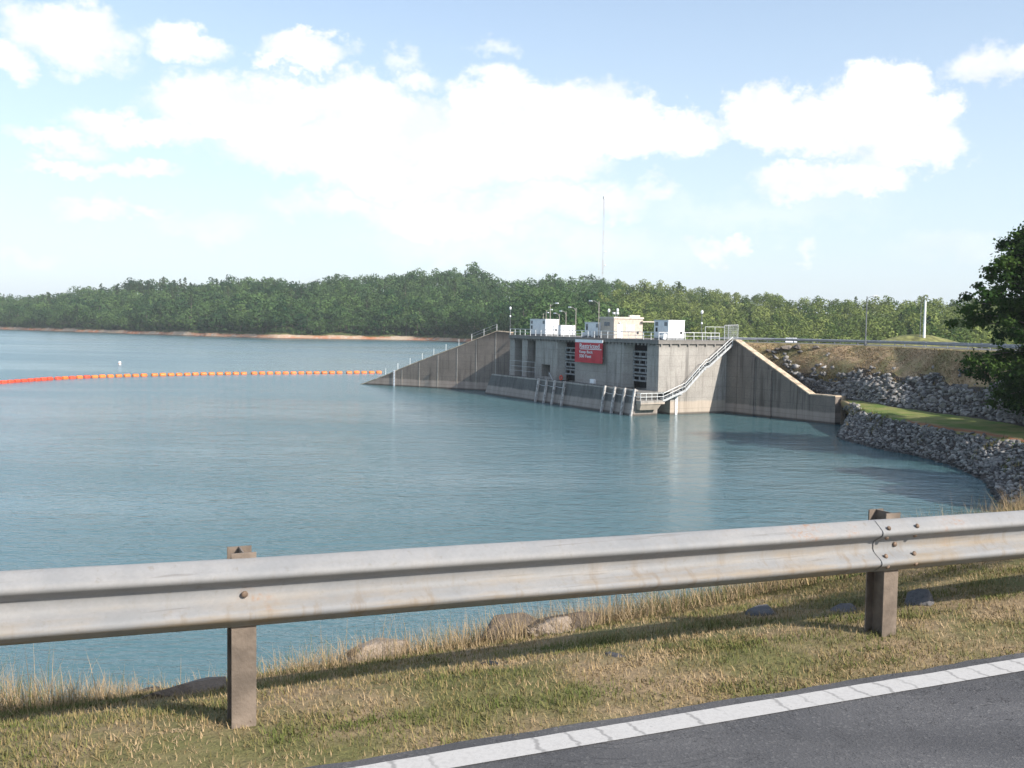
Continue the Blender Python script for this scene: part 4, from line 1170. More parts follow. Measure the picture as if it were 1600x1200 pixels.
# white vehicle on the crest
def car(loc, rz, label, length=4.6):
    r = empty('parked_car', loc, rz, label, 'car')
    hw = .88; L = length
    prof = [(-L/2,.35),(-L/2,.85),(-L/2+.25,1.0),(-L/2+.95,1.45),(.55,1.48),(1.25,.98),(L/2-.1,.85),(L/2,.6),(L/2,.35)]
    mb = MB(); n = len(prof)
    vs = [(x,-hw,z) for x, z in prof]+[(x,hw,z) for x, z in prof]
    mb.add(vs, [tuple(range(n)), tuple(range(2*n-1,n-1,-1))]+[(i,i+n,(i+1)%n+n,(i+1)%n) for i in range(n)])
    mb.build('body', WHITE, r, bevel=.06)
    for s in (-1,1):
        mb = MB(); y = s*(hw+.006)
        mb.add([(-L/2+.55,y,1.0),(1.05,y,1.0),(.45,y,1.40),(-L/2+1.0,y,1.38)], [(0,1,2,3)]); mb.build('window', GLASSD, r)
        for x in (-L/2+.9, L/2-.95):
            w_ = MB().lathe([(.0,-.1),(.32,-.1),(.33,0),(.32,.1),(.0,.1)], 14, axis=1).build('wheel', RUBBER, r); w_.location = (x, s*(hw-.06), .33)
    mb = MB(); mb.add([(.60,-.7,1.465),(.60,.7,1.465),(1.235,.75,1.0),(1.235,-.75,1.0)], [(0,1,2,3)]); o = mb.build('windscreen', GLASSD, r); o.location = (.012,0,.012)
    return r
p = on_z(1236, 534, -.25); p = Vector((p.x, p.y, -.27)) ; pr = offset(crest, 11.0*side_)
def crest_at(px):
    best = min((pr[i].lerp(pr[i+1], f) for i in range(3, 14) for f in np.linspace(0,1,20)), key=lambda q: abs(800+F*(q-Vector((0,0,CAMZ))).dot(rt)/(q-Vector((0,0,CAMZ))).dot(fw)-px)); return best
q = crest_at(1237); car((q.x,q.y,q.z-.65), R(74), 'white car on the dam crest road above the pale boulders')

# lamp post on the crest, bare white pole on the mound, far mast
q = offset(crest, 1.0*side_); q = min((q[i].lerp(q[i+1], f) for i in range(3, 16) for f in np.linspace(0,1,20)), key=lambda k: abs(800+F*(k-Vector((0,0,CAMZ))).dot(rt)/(k-Vector((0,0,CAMZ))).dot(fw)-1352))
zt = at_depth(1353, 463, q.y).z
r = empty('lamp_post', q, TH, 'slim grey lamp post standing alone on the dam crest, arm reaching right', 'lamp post')
L = zt-q.z
MB().tube((0,0,-.2),(0,0,L),.09,8,.06).build('pole', POLED, r); MB().path([(0,0,L-.3),(.4,-.3,L-.05),(.9,-.55,L+.08)],.035,6).build('arm', POLED, r)
o = MB().box(-.1,.55,-.09,.09,0,.14).build('lamp_head', WHITE, r, bevel=.03); o.location = (.8,-.5,L+.02); o.rotation_euler = (0,0,R(-32))
MB().box(-.15,.15,-.15,.15,-.1,.55).build('base_box', POLED, r)
pb = at_depth(1444, 523, 262); pt = at_depth(1445.5, 470, 262)
r = empty('white_pole', pb, 0, 'bare tall white pole on the grassy mound beyond the dam crest', 'pole')
MB().tube((0,0,-1),(0,0,pt.z-pb.z),.34,10,.24).build('shaft', SIGNW, r); MB().tube((-1.0,.2,-1),(-1.0,.2,pt.z-pb.z-.6),.09,6,.07).build('side_pipe', POLED, r)
# mast
mp = at_depth(941, 452, 960); mt = at_depth(943.5, 313, 960); Hm = mt.z-mp.z
r = empty('radio_mast', mp, 0, 'very tall thin radio mast rising behind the wooded ridge', 'mast')
for lv in range(6):
    mb = MB(); za, zb_ = Hm*lv/6, Hm*(lv+1)/6-.01; wd = .75
    for k in range(3):
        A = 2*math.pi*k/3; B = 2*math.pi*(k+1)/3
        mb.tube((wd*math.cos(A),wd*math.sin(A),za),(wd*math.cos(A),wd*math.sin(A),zb_),.08,4)
        for s in range(5):
            z0 = za+(zb_-za)*s/5; z1 = za+(zb_-za)*(s+1)/5
            mb.tube((wd*math.cos(A),wd*math.sin(A),z0),(wd*math.cos(B),wd*math.sin(B),z1),.04,3)
    mb.build('lattice_section', MASTR if lv % 2 else GALV, r)
MB().lathe([(.3,Hm),(.3,Hm+1),(1.1,Hm+1.1),(1.1,Hm+3.5),(.2,Hm+4)],8).build('antenna', GALV, r)
for zz, s in ((Hm*.42,1.4),(Hm*.27,1.6)):
    o = MB().lathe([(.05,-.3),(s*.6,0),(s*.6,.15),(.05,.2)],10,axis=1).build('dish', WHITE, r); o.location = (2.0,-1,zz)
    MB().tube((.6,0,zz),(2.0,-1,zz),.1,4).build('dish_arm', GALV, r)

# mound behind the crest
mo = MB(); cx = pb.x; n = 24
prof_m = [(0,0),(3,-.15),(6,-1.0),(11,-2.6),(20,-6),(45,-16)]
vs = []; fs = []
for i in range(n):
    A = 2*math.pi*i/n
    for r_, z in prof_m: vs.append((pb.x+r_*math.cos(A)*1.2, pb.y+4+r_*math.sin(A)*.8, pb.z+z+.25*mnoise.noise((r_*math.cos(A)*.2, r_*math.sin(A)*.2, 1))))
k = len(prof_m)
for i in range(n):
    for j in range(k-1): fs.append((i*k+j, ((i+1)%n)*k+j, ((i+1)%n)*k+j+1, i*k+j+1))
MOUND = flat('olive mound grass', (.19,.19,.06), .95, var=.3, scale=.5)  # one olive grass tone, varied by noise
mo.add(vs, fs); tag(mo.build('grass_mound', MOUND, smooth=True), kind='structure')

# ---------------------------------------------------------------- boom of floats and white buoy
boom = [on_z(px, py, WATER_Z) for px, py in ((-40,602),(0,599),(50,595.5),(100,592.2),(150,590),(200,588.4),(300,586),(400,584.5),(500,583.6),(600,583))]
def catmull(P, n=40):
    out = []
    for i in range(len(P)-1):
        p0 = P[max(0,i-1)]; p1 = P[i]; p2 = P[i+1]; p3 = P[min(len(P)-1,i+2)]
        for k in range(n):
            t = k/n; out.append(.5*((2*p1)+(p2-p0)*t+(2*p0-5*p1+4*p2-p3)*t*t+(3*p1-p0-3*p2+p3)*t**3))
    out.append(P[-1]); return out
bp_ = catmull(boom)
fl = [(.0,-.66),(.30,-.66),(.44,-.60),(.48,-.45),(.48,.45),(.44,.60),(.30,.66),(.0,.66)]
fl_o = MB().lathe(fl, 14, axis=0).mesh('boom_float', ORANGE, True); fl_r = MB().lathe(fl, 14, axis=0).mesh('boom_float', REDOR, True)
acc = 0.0; nxt = .3; i_f = 0; pxn = 0
for a, b in zip(bp_[:-1], bp_[1:]):
    L = (b-a).length
    while acc+L > nxt:
        p = a.lerp(b, (nxt-acc)/L); px = 800+F*p.x/p.y
        red = px < 85 or (px < 150 and i_f % 2 == 0)
        r = empty('boom_float', (p.x,p.y,WATER_Z+.10+random.uniform(-.04,.04)), math.atan2(b.y-a.y,b.x-a.x)+random.uniform(-.12,.12),
                  'red barrel float in the close packed left end of the floating boom' if red else 'orange barrel float in the long floating boom across the lake', 'float',
                  'red floats of the boom' if red else 'orange floats of the boom')
        link('float_body', fl_r if red else fl_o, r)
        i_f += 1; nxt += 1.86 if px > 150 else 1.75
        if i_f % 12 == 0: nxt += .55
    acc += L
r['label'] = 'last orange barrel float of the boom, by the wing wall tip'
mb = MB(); mb.path([(p.x,p.y,WATER_Z+.06) for p in bp_[::5]], .05, 4)
tag(mb.build('boom_cable', POLED), 'cable on the water threading the orange boom floats together', 'cable')
p = on_z(187, 570, WATER_Z)
r = empty('marker_buoy', p, 0, 'lone white cylindrical buoy on open water beyond the boom', 'buoy')
MB().lathe([(.0,-.5),(.36,-.5),(.36,.72),(.26,.9),(.0,.9)],12).build('float_body', SIGNW, r, smooth=True); MB().lathe([(.37,.3),(.37,.45)],12).build('band', ORANGE, r)

# ---------------------------------------------------------------- near road, verge, guardrail
D2 = Vector((.9187, .3949)); N2 = Vector((-.3949, .9187))       # along the road, across it (away from camera)
NA = math.atan2(D2.y, D2.x)
def rd_pt(l, n, z=0): p = D2*l+N2*n; return Vector((p.x,p.y,z))
def asphalt():
    m, g, b = new_mat('worn asphalt')
    tc = g.n('ShaderNodeNewGeometry'); P = tc.outputs['Position']
    f1, _ = g.noise(P, 90, 3, .7); f2, _ = g.noise(P, 1.3, 5, .6); f3, _ = g.noise(P, 300, 2, .6)
    vo = g.n('ShaderNodeTexVoronoi'); g.link(P, vo.inputs['Vector']); vo.inputs['Scale'].default_value = 75
    sepc = g.n('ShaderNodeSeparateColor'); g.link(vo.outputs['Color'], sepc.inputs[0])
    c = g.mix(g.ramp(f2, .3, .7), (.078,.078,.082), (.108,.106,.108))
    c = g.mix(g.ramp(sepc.outputs[0], .82, .99, 0, .4), c, (.20,.195,.19))
    c = g.mix(g.ramp(f1, .56, .7, 0, .6), c, (.030,.030,.033))
    f4, _ = g.noise(g.scaled(P, .25, 1.6, 1, rot=(0,0,-NA)), 1.0, 4, .6)
    c = g.mix(g.ramp(f4, .40, .65, 0, .45), c, (.045,.045,.048))
    f5, _ = g.noise(P, .9, 6, .75, 1.2)
    c = g.mix(g.math('MULTIPLY', g.ramp(g.math('ABSOLUTE', g.math('SUBTRACT', f5, .5)), .0, .007, 1, 0), .7), c, (.02,.02,.021))
    g.link(c, b.inputs['Base Color']); b.inputs['Roughness'].default_value = .82; b.inputs['Specular IOR Level'].default_value = .35
    bp = g.n('ShaderNodeBump'); bp.inputs['Strength'].default_value = .6; bp.inputs['Distance'].default_value = .006
    g.link(g.math('ADD', f1, g.math('MULTIPLY', vo.outputs['Distance'], .5)), bp.inputs['Height']); g.link(bp.outputs[0], b.inputs['Normal']); return m
ASPH = asphalt()
def quad_strip(name, l0, l1, n0, n1, z, mat, step=.25, rag=0.0):
    mb = MB(); n = int((l1-l0)/step)+1; vs = []
    for i in range(n+1):
        l = l0+(l1-l0)*i/n
        vs += [tuple(rd_pt(l, n0, z)), tuple(rd_pt(l, n1+(rag*mnoise.noise((l*2.3,1,1))+rag*.6*mnoise.noise((l*9,4,1)) if rag else 0), z))]
    mb.add(vs, [(2*i,2*i+2,2*i+3,2*i+1) for i in range(n)]); return tag(mb.build(name, mat), kind='structure')
quad_strip('road', -60, 60, -3.6, 4.0, .0, ASPH, .12, .03)
def line_mat():
    m, g, b = new_mat('worn white line paint')
    tc = g.n('ShaderNodeNewGeometry'); P = tc.outputs['Position']
    rot = g.scaled(P, 1, 1, 1, rot=(0,0,-NA))
    sx = g.n('ShaderNodeSeparateXYZ'); g.link(rot, sx.inputs[0])
    wv, _ = g.noise(g.scaled(rot, 6, 14, 1), 1.0, 4, .6)
    x = g.math('ADD', sx.outputs[0], g.math('MULTIPLY', wv, .10))
    cell = g.math('FRACT', g.math('MULTIPLY', x, 6.2))
    pr, _ = g.noise(g.scaled(rot, 3.1, 1.2, 1), 1, 2, .5)
    ck = g.math('MULTIPLY', g.ramp(g.math('ABSOLUTE', g.math('SUBTRACT', cell, .5)), .02, .09, 1, 0), g.ramp(pr, .40, .52))
    sp, _ = g.noise(P, 42, 6, .75)
    c = g.mix(g.ramp(sp, .3, .7), (.40,.388,.375), (.50,.488,.47))
    c = g.mix(g.math('MULTIPLY', ck, .6), c, (.16,.155,.15))
    c = g.mix(g.ramp(sp, .58, .68, 0, .7), c, (.19,.185,.18))
    g.link(c, b.inputs['Base Color']); b.inputs['Roughness'].default_value = .7; return m
quad_strip('edge_line', -40, 50, 3.772, 3.926, .004, line_mat(), .1, .006)
# verge ground up to the bank edge
def shoulder(n, nn, zz):      # height of the verge: nearly flat to the posts, then rounding down to the bank edge
    f = min(1, max(0, (n-4.66)/max(.2, nn-4.66))); return -.012-.02*min(1,(n-3.92)/.7)+(zz+.032)*f**1.35
def verge():
    m, g, b = new_mat('verge soil')
    P = g.n('ShaderNodeNewGeometry').outputs['Position']
    n1, _ = g.noise(P, 1.1, 4, .6); n2, _ = g.noise(P, 14, 5, .7)
    c = g.mix(g.ramp(n1, .38, .62), (.15,.145,.06), (.29,.215,.13)); c = g.mix(g.ramp(n2, .45, .75, 0, .45), c, (.10,.08,.05))
    g.link(c, b.inputs['Base Color']); b.inputs['Roughness'].default_value = .95; b.inputs['Specular IOR Level'].default_value = .1
    bp = g.n('ShaderNodeBump'); bp.inputs['Strength'].default_value = .8; bp.inputs['Distance'].default_value = .03
    g.link(n2, bp.inputs['Height']); g.link(bp.outputs[0], b.inputs['Normal'])
    mb = MB(); inner = [rd_pt(l, 3.92, -.012) for l in np.arange(-60, 60.1, .5)]
    edge = [stations[i][0] for i in range(len(stations)-1, 11, -1)]
    # resample the bank edge to the same count by distance along the road direction
    el_ = [e.xy.dot(D2) for e in edge]
    vs = []; K = 14
    for p in inner:
        l = p.xy.dot(D2); nn = float(np.interp(l, el_, [e.xy.dot(N2) for e in edge])); zz = float(np.interp(l, el_, [e.z for e in edge]))
        for k in range(K+1):
            f = k/K; n_ = 3.92+(nn+.06-3.92)*f; q = rd_pt(l, n_, shoulder(n_, nn, zz))
            q.z += .018*mnoise.noise((q.x*3,q.y*3,0))*(1 if 0 < k < K else 0); vs.append(tuple(q))
    mb.add(vs, [((i*(K+1)+j), (i+1)*(K+1)+j, (i+1)*(K+1)+j+1, i*(K+1)+j+1) for i in range(len(inner)-1) for j in range(K)])
    tag(mb.build('verge_ground', m, smooth=True), kind='structure')
    mb = MB(); mb.add([tuple(rd_pt(-60,-3.7,-.015)), tuple(rd_pt(60,-3.7,-.015)), tuple(rd_pt(80,-300,-.015)), tuple(rd_pt(-300,-300,-.015))], [(0,1,2,3)])
    tag(mb.build('roadside_ground', m), kind='structure')
verge()

def rail_mat():
    m, g, b = new_mat('weathered galvanised rail')
    P = g.n('ShaderNodeNewGeometry').outputs['Position']
    rot = g.scaled(P, 1, 1, 1, rot=(0,0,-NA))
    st_, _ = g.noise(g.scaled(rot, 1.2, 6, 22), 1, 4, .6); bl, _ = g.noise(rot, 2.2, 5, .65); fi, _ = g.noise(rot, 45, 4, .7)
    sep = g.n('ShaderNodeSeparateXYZ'); g.link(P, sep.inputs[0])
    low = g.ramp(sep.outputs[2], .48, .62, 1, 0)
    c = g.mix(g.ramp(bl, .3, .7), (.215,.22,.225), (.275,.275,.275))
    dirt = g.math('MULTIPLY', g.ramp(g.math('ADD', g.math('MULTIPLY', st_, .55), g.math('MULTIPLY', bl, .45)), .42, .64), g.math('ADD', g.math('MULTIPLY', low, .8), .10))
    c = g.mix(dirt, c, (.235,.185,.125))
    sc_, _ = g.noise(g.scaled(rot, .7, 8, 30), 1.4, 5, .7)
    c = g.mix(g.ramp(sc_, .60, .70, 0, .55), c, (.12,.11,.10))
    dr_, _ = g.noise(g.scaled(rot, 16, 8, 1.2), 1.0, 4, .65)
    c = g.mix(g.math('MULTIPLY', g.ramp(dr_, .52, .70), g.math('ADD', g.math('MULTIPLY', low, .45), .12)), c, (.19,.145,.10))
    sg = g.n('ShaderNodeTexVoronoi'); g.link(rot, sg.inputs['Vector']); sg.inputs['Scale'].default_value = 70
    sgc = g.n('ShaderNodeSeparateColor'); g.link(sg.outputs['Color'], sgc.inputs[0])
    c = g.mix(g.math('MULTIPLY', sgc.outputs[0], .16), c, (.15,.15,.155))
    gr_, _ = g.noise(rot, 24, 6, .75)
    c = g.mix(g.ramp(gr_, .56, .72, 0, .45), c, (.16,.135,.105))
    rust = g.math('MULTIPLY', g.ramp(bl, .60, .72), g.ramp(fi, .4, .6))
    c = g.mix(g.math('MULTIPLY', rust, .7), c, (.27,.13,.06))
    g.link(c, b.inputs['Base Color']); b.inputs['Roughness'].default_value = .68; b.inputs['Metallic'].default_value = 0; b.inputs['Specular IOR Level'].default_value = .3
    bp = g.n('ShaderNodeBump'); bp.inputs['Strength'].default_value = .15; bp.inputs['Distance'].default_value = .01
    g.link(bl, bp.inputs['Height']); g.link(bp.outputs[0], b.inputs['Normal']); return m
GR = rail_mat()
POSTM = flat('weathered post steel', (.195,.155,.122), .7, .1, var=.2, scale=5, bump=.2)
BOLT = flat('rusty bolt', (.20,.14,.10), .7, .2, var=.3, scale=30)
gl = empty('guardrail', rd_pt(0,4.58), NA, 'long weathered corrugated metal guardrail on steel posts between road and lake', 'guardrail')
# local: x along road, y away from camera, z up
PX = [.668, 4.478]
sp_ = PX[1]-PX[0]
posts = [PX[0]-2*sp_, PX[0]-sp_, PX[0], PX[1], PX[1]+sp_, PX[1]+2*sp_, PX[1]+3*sp_]
print('post spacing', sp_)
ZR = .72-.312
RT = lambda x: .032-.0135*x+.014*max(0, .668-x)          # the rail follows the gentle fall of the road
ip = MB(); ip.box(-.055,.055,0,.009,-.5,.748); ip.box(-.055,.055,.141,.15,-.5,.748); ip.box(-.004,.004,.009,.141,-.5,.748)
ip_me = ip.mesh('guardrail_post', POSTM)
for x in posts: link('post', ip_me, gl, (x, .005, RT(x)))
seg = [posts[3]+2*sp_*k for k in (-3,-2,-1,0,1,2)]
for i in range(len(seg)-1):
    x0 = seg[i]-(.16 if i else 0); x1 = seg[i+1]+.16
    n = 9; dy = -.009 if i % 2 else -.001
    xs = np.linspace(x0, x1, n)
    pts = [Vector((x, dy + .005*math.sin(x*1.7), RT(x) + .004*math.sin(x*.9+1))) for x in xs]
    o = sweep_beam(pts, ZR, [Vector((0,-1))]*n, GR, 'rail_beam', gl)
    em = o.modifiers.new('edge', 'EDGE_SPLIT'); em.split_angle = R(60)
bolt_me = MB().lathe([(.014,0),(.014,.003),(.011,.007),(.004,.010)], 10, axis=1).mesh('bolt', BOLT, True)
for x in posts:
    for dx in ((-.11, .11) if abs(round((x-posts[3])/sp_)) % 2 == 0 else ()):
        for z, y in ((.272,.062),(.212,.047),(.102,.047),(.042,.062)):
            link('bolt', bolt_me, gl, (x+dx, -y-.013, ZR+RT(x)+z), (R(180 - (24 if z > .25 or .09 < z < .15 else -24)),0,0))
    link('bolt', bolt_me, gl, (x, -.013, ZR+RT(x)+.156), (R(180),0,0), (1.1,1.1,1.1))

# boulders on the bank edge
edge_l0 = [stations[i][0].xy.dot(D2) for i in range(len(stations)-1, 11, -1)]; edge_n0 = [stations[i][0].xy.dot(N2) for i in range(len(stations)-1, 11, -1)]; edge_z0 = [stations[i][0].z for i in range(len(stations)-1, 11, -1)]
near_rocks = [(292,1082,.42,.30,.22,'dark rounded rock in the shade behind the nearer left guardrail post'),
              (800,992,.46,.36,.30,'ribbed brown rock, left of the large pale slab at the bank edge'),
              (880,985,.60,.42,.26,'large pale grey slab of rock at the bank edge under the middle of the guardrail'),
              (590,1022,.44,.30,.22,'buff rock in dry grass at the bank edge, right of the left post'),
              (1442,942,.26,.26,.26,'dark pointed rock just right of the right guardrail post'),
              (1318,952,.30,.24,.12,'flat grey rock low in the grass left of the right guardrail post'),
              (1195,958,.36,.28,.15,'low grey rock under dry grass midway to the right post'),
              (768,1036,.16,.13,.06,'small bluish stone at the edge of the mown verge'),
              (962,1024,.20,.14,.06,'flat bluish stone in the shadow below the middle of the rail'),
              (235,1096,.26,.2,.09,'low dark stone on the verge left of the left post')]
for i, (px, py, w_, dpt, h, lab) in enumerate(near_rocks):
    best = None
    for zc in np.linspace(-.02,-.6,59):
        q = on_z(px, py, zc); ll, nn = q.xy.dot(D2), q.xy.dot(N2)
        e_n = float(np.interp(ll, edge_l0, edge_n0)); e_z = float(np.interp(ll, edge_l0, edge_z0))
        gz = shoulder(nn, e_n, e_z) if nn < e_n else e_z-(nn-e_n)*.5
        if best is None or abs(gz-zc) < best[0]: best = (abs(gz-zc), q)
    p = best[1]
    ll, nn = p.xy.dot(D2), p.xy.dot(N2); e_n = float(np.interp(ll, edge_l0, edge_n0))
    if nn > e_n+.05:                      # sits on the very lip of the bank
        dq = ray(px, 700); k_ = (e_n+.02)/(dq.x*N2.x+dq.y*N2.y); p = Vector((dq.x*k_, dq.y*k_, 0))
        p.z = float(np.interp(p.xy.dot(D2), edge_l0, edge_z0))
    if i < 4: p.z += .03; w_ *= 1.08
    o = link('boulder', rock_mesh(500+i, ROCKB if i < 4 else ROCKD, 1, 1, 1, 26, 'boulder'), None, (p.x,p.y,p.z-.02), (0,0,NA+.2*i), (w_*1.2,dpt,h*.95))
    sm = o.modifiers.new('round', 'BEVEL'); sm.width = .03; sm.segments = 2; sm.limit_method = 'ANGLE'
    tag(o, lab, 'boulder')

# grass: mown verge, straw, tall dry fringe
def blades(name, P, L, W, lean, tint, curl=.35, nseg=2):
    """P (n,3) roots; L lengths; lean angle from vertical; returns mesh of tapered ribbons"""
    n = len(P); az = rng.uniform(0, 2*np.pi, n); h = np.stack([np.cos(az), np.sin(az), np.zeros(n)], 1)
    sdv = np.stack([-np.sin(az), np.cos(az), np.zeros(n)], 1)
    rings = []
    for k in range(nseg+1):
        f = k/nseg; th = lean*(1+curl*f*1.6)
        c = P + (h*np.sin(th)[:,None] + np.array([0,0,1])*np.cos(th)[:,None])*(L*f)[:,None]
        ww = (W*(1-f*.85))[:,None]
        if k < nseg: rings += [c-sdv*ww/2, c+sdv*ww/2]
        else: rings += [c]
    m_ = 2*nseg+1
    V = np.stack(rings, 1).reshape(-1,3); base = np.arange(n)*m_
    tris = []
    for k in range(nseg-1): 
        a = base+2*k; tris += [np.stack([a,a+1,a+3],1), np.stack([a,a+3,a+2],1)]
    a = base+2*(nseg-1); tris.append(np.stack([a,a+1,a+2],1))
    return np_mesh(name, V, np.concatenate(tris), STRAW, np.repeat(tint, m_))
edge_l = np.array([stations[i][0].xy.dot(D2) for i in range(len(stations)-1, 11, -1)]); edge_n = np.array([stations[i][0].xy.dot(N2) for i in range(len(stations)-1, 11, -1)]); edge_z = np.array([stations[i][0].z for i in range(len(stations)-1, 11, -1)])
def patch_noise(l, n, sc_=1.0, off=0): return np.array([mnoise.noise((a*sc_, b*sc_*2.2, off)) for a, b in zip(l, n)])
def to_world(l, n, z): return np.stack([l*D2.x+n*N2.x, l*D2.y+n*N2.y, z], 1)
def verge_grass():
    cnt = 430000
    l = rng.uniform(-2.6, 8.4, cnt); u = rng.random(cnt)
    en = np.interp(l, edge_l, edge_n)
    n = 3.97 + u*(en+.05-3.97)
    keep = rng.random(cnt) < np.clip(1.6-(l-1)/9, .3, 1); l, n = l[keep], n[keep]
    rag = np.array([.05*mnoise.noise((a*3,0,5)) for a in l]); keep = n > 3.99+rag; l, n = l[keep], n[keep]
    c = len(l); pn = patch_noise(l, n, 1.3)*.9 + patch_noise(l, n, 4.5, 3)*.5
    dry = np.clip(.60+pn*.65 + rng.normal(0,.16,c), 0, 1)
    # mown straw lies almost flat, green blades stand up
    lean = np.where(rng.random(c) < .55+.38*dry, rng.uniform(1.0,1.45,c), rng.uniform(.15,.8,c))
    L = rng.uniform(.016,.046,c)*(1+.3*(1-dry)); W = rng.uniform(.004,.0085,c)
    ez = np.interp(l, edge_l, edge_z); en = np.interp(l, edge_l, edge_n)
    P = to_world(l, n, np.array([shoulder(a, b, z_) for a, b, z_ in zip(n, en, ez)])-.004); me = blades('verge_grass', P, L, W, lean, np.clip(dry*.85+.07,0,1), .35, 1)
    tag(link('verge_grass', me), 'patchy mown grass and dry straw on the roadside verge', 'grass', kind='stuff')
verge_grass()
def bank_surface_z(l, n):
    """z of the bank ground just outside the edge: follow the slope of the near stations"""
    z = np.interp(l, edge_l, edge_z)
    en = np.interp(l, edge_l, edge_n); d = n-en; return np.where(d > 0, z - d*.52, z - d*.36)
def dry_fringe():
    cnt = 78000
    l = rng.uniform(-3.6, 13, cnt); en = np.interp(l, edge_l, edge_n)
    n = en - .05 + rng.normal(0.0,.20,cnt) + .2*rng.random(cnt)
    dens = np.clip(.55+.9*patch_noise(l, n*.3, .9, 11) + .25*(l > 2.6), .06, 1); k = rng.random(cnt) < dens; l, n = l[k], n[k]; c = len(l)
    tall = np.clip(.5+patch_noise(l, n*.2, .7, 21)*1.0, .1, 1)
    L = rng.uniform(.07,.24,c)*(.5+tall) ; L *= np.where(rng.random(c) < .12, 1.6, 1)
    green = rng.random(c) < np.clip(.12+.5*patch_noise(l, n, .8, 31), .02, .6)
    tint = np.where(green, rng.uniform(.05,.35,c), rng.uniform(.62,1.0,c))
    P = to_world(l, n, bank_surface_z(l, n)-.02)
    me = blades('tall_dry_grass', P, L, rng.uniform(.002,.005,c), rng.uniform(.02,.7,c), tint, .7, 3)
    tag(link('tall_dry_grass', me), 'wispy tall dry grass along the top of the lake bank', 'grass', kind='stuff')
dry_fringe()
def right_bank_grass():
    cnt = 42000
    l = rng.uniform(5, 34, cnt); en = np.interp(l, edge_l, edge_n); n = np.maximum(en - rng.random(cnt)**1.4*3.5 + .6*rng.random(cnt), 5.1+.3*rng.random(cnt))
    c = cnt; pn = patch_noise(l, n, .4, 2)
    tint = np.clip(.30+pn*.6+rng.normal(0,.14,c), .02, 1)
    P = to_world(l, n, bank_surface_z(l, n)-.02); me = blades('bank_grass', P, rng.uniform(.07,.20,c), rng.uniform(.005,.010,c), rng.uniform(.1,.8,c), tint, .5, 2)
    tag(link('bank_grass', me), 'rough green and tan grass on the bank beyond the guardrail', 'grass', kind='stuff')
right_bank_grass()
def slope_tufts():
    c = 26000; s = rng.uniform(0, 8.8, c); t = rng.uniform(0.01, 1.25, c)
    P = np.array([tuple(surf(a, b)) for a, b in zip(s, t)]); lim = np.array([LIM(p)-.04 for p in P])
    k = t < lim+rng.normal(0,.08,c); P = P[k]; c = len(P)
    pn = np.array([mnoise.noise((p[0]*.22,p[1]*.22,p[2]*.3)) for p in P])
    tint = np.clip(.72+pn*.6+rng.normal(0,.09,c), .14, 1)
    me = blades('slope_grass', P, rng.uniform(.14,.38,c), rng.uniform(.05,.12,c), rng.uniform(.3,1.2,c), tint, .5, 2)
    tag(link('slope_grass', me), 'brown and olive rough grass on the dam slope below the crest', 'grass', kind='stuff')
slope_tufts()
def rock_weeds():
    c = 9000; s_ = rng.uniform(.3, 9.5, c); t_ = np.where(rng.random(c) < .5, rng.uniform(3.0, 3.7, c), rng.uniform(.8, 2.0, c))
    P = np.array([tuple(surf(a, b)) for a, b in zip(s_, t_)]); k = np.array([mnoise.noise((p[0]*.35, p[1]*.35, 13)) for p in P]) > .22
    P = P[k]; P[:,2] += .1; c = len(P)
    me = blades('rock_weeds', P, rng.uniform(.25,.6,c), rng.uniform(.05,.10,c), rng.uniform(.1,.9,c), np.clip(rng.normal(.35,.2,c), .05, .9), .5, 2)
    tag(link('rock_weeds', me), 'weeds and rough grass growing between the riprap stones', 'weeds', kind='stuff')
rock_weeds()

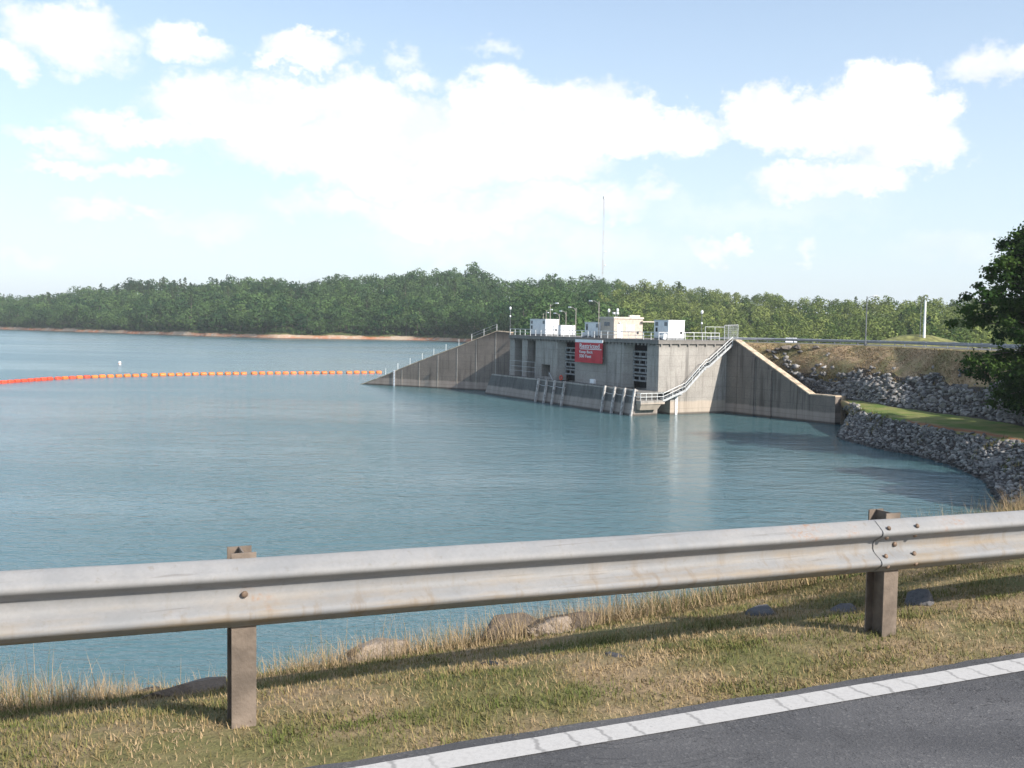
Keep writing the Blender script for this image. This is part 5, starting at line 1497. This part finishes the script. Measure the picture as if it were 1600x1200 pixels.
# ---------------------------------------------------------------- big shade tree on the berm and the ones behind it to the right
def big_tree(loc, H, W, seed, label, nleaf=95000, leaf=.36, low=.12, lean=0.0, group=None):
    rg = np.random.default_rng(seed); r = empty('shade_tree', loc, 0, label, 'tree', group)
    rr = random.Random(seed)
    tk = MB(); base = Vector((0,0,-.5)); top = Vector((0,0,H*.80)); mid = Vector((rr.uniform(-.4,.4),rr.uniform(-.4,.4),H*.4))
    tk.tube(base, mid, .42, 9, .30); tk.tube(mid, top, .30, 8, .06)
    cl = []; nb = 66
    for i in range(nb):
        t = low + (.96-low)*i/(nb-1); st_ = mid.lerp(top, (t-.4)/.45) if t > .4 else base.lerp(mid, t/.4)
        env = W/2*min(1, (.62+1.1*t) if t < .35 else 1.0)*(1-max(0,(t-.45)/.55)**1.7*.82)
        a = i*2.399+rr.uniform(-.4,.4); L = env*rr.uniform(.86,1.02)
        e = st_+Vector((math.cos(a)*L, math.sin(a)*L, L*.22*(1 if t > .35 else -.15)))
        m_ = st_.lerp(e,.55)+Vector((0,0,.3)); tk.tube(st_, m_, .10, 5, .06); tk.tube(m_, e, .06, 5, .015)
        for k in range(9):
            f = .22+.78*k/8; j_ = 1.15-.55*f; c = st_.lerp(e, f)+Vector((rr.uniform(-1,1)*j_, rr.uniform(-1,1)*j_, rr.uniform(-.8,.8)*j_)); cl.append((c, rr.uniform(.75,1.2)*(1.05-.35*f)))
    for k in range(10): cl.append((top+Vector((rr.uniform(-1.5,1.5),rr.uniform(-1.5,1.5),rr.uniform(-1.5,1.8))), rr.uniform(.6,1.1)))
    tk.build('trunk', BARK, r, smooth=True)
    ce = np.array([tuple(c) for c, _ in cl]); cr = np.array([q for _, q in cl]); k = rg.integers(0, len(cl), nleaf)
    d = rg.normal(size=(nleaf,3)); d /= np.linalg.norm(d,axis=1,keepdims=True)
    c = ce[k]+d*(cr[k]*np.minimum(1.7, np.abs(rg.normal(0,.78,nleaf))))[:,None]*np.array([1,1,.72])
    c[:,2] = np.maximum(c[:,2], .7)
    nr = d*.5+rg.normal(size=(nleaf,3))*.6+np.array([0,0,.4]); nr /= np.linalg.norm(nr,axis=1,keepdims=True)
    a = np.cross(nr, rg.normal(size=(nleaf,3))); a /= np.linalg.norm(a,axis=1,keepdims=True); b = np.cross(nr,a); s = leaf*rg.uniform(.6,1.3,nleaf)[:,None]
    q = np.stack([c-a*s*.5, c-b*s*.38, c+a*s*.5, c+b*s*.38],1).reshape(-1,3)
    link('crown', np_mesh('crown', q, qfaces(nleaf), LEAFN, np.repeat(rg.uniform(0,.5,len(cl))[k],4)), r)
    return r
p = on_z(1640, 664, -7.0)
big_tree((p.x,p.y,-7.1), 20.5, 17.0, 9, 'dark broad leafy tree on the lawn at the right edge of the view')
for i, (x, y, z, H, W) in enumerate(((60,84,-6.5,17,13),(54,70,-7.2,17,12),(52,61,-7,15,11))):
    big_tree((x,y,z), H, W, 20+i, ['leafy tree standing right behind the dark tree on the lawn','leafy tree on the near lawn shading the rocky bank','leafy tree nearest the road bend over the lawn'][i], 9000, .7)

# ---------------------------------------------------------------- haze
def haze():
    m = bpy.data.materials.new('pale air'); m.use_nodes = True; nt = m.node_tree; nt.nodes.clear(); g = N(nt)
    v = g.n('ShaderNodeVolumePrincipled'); v.inputs['Color'].default_value = (.86,.92,1.0,1); v.inputs['Density'].default_value = .00012; v.inputs['Anisotropy'].default_value = .0
    o_ = g.n('ShaderNodeOutputMaterial'); g.link(v.outputs[0], o_.inputs['Volume'])
    mb = MB(); mb.box(-4600,4600,-1800,6600,-22,150)
    tag(mb.build('haze', m), 'thin pale summer haze over the lake', 'haze', kind='stuff')
haze()
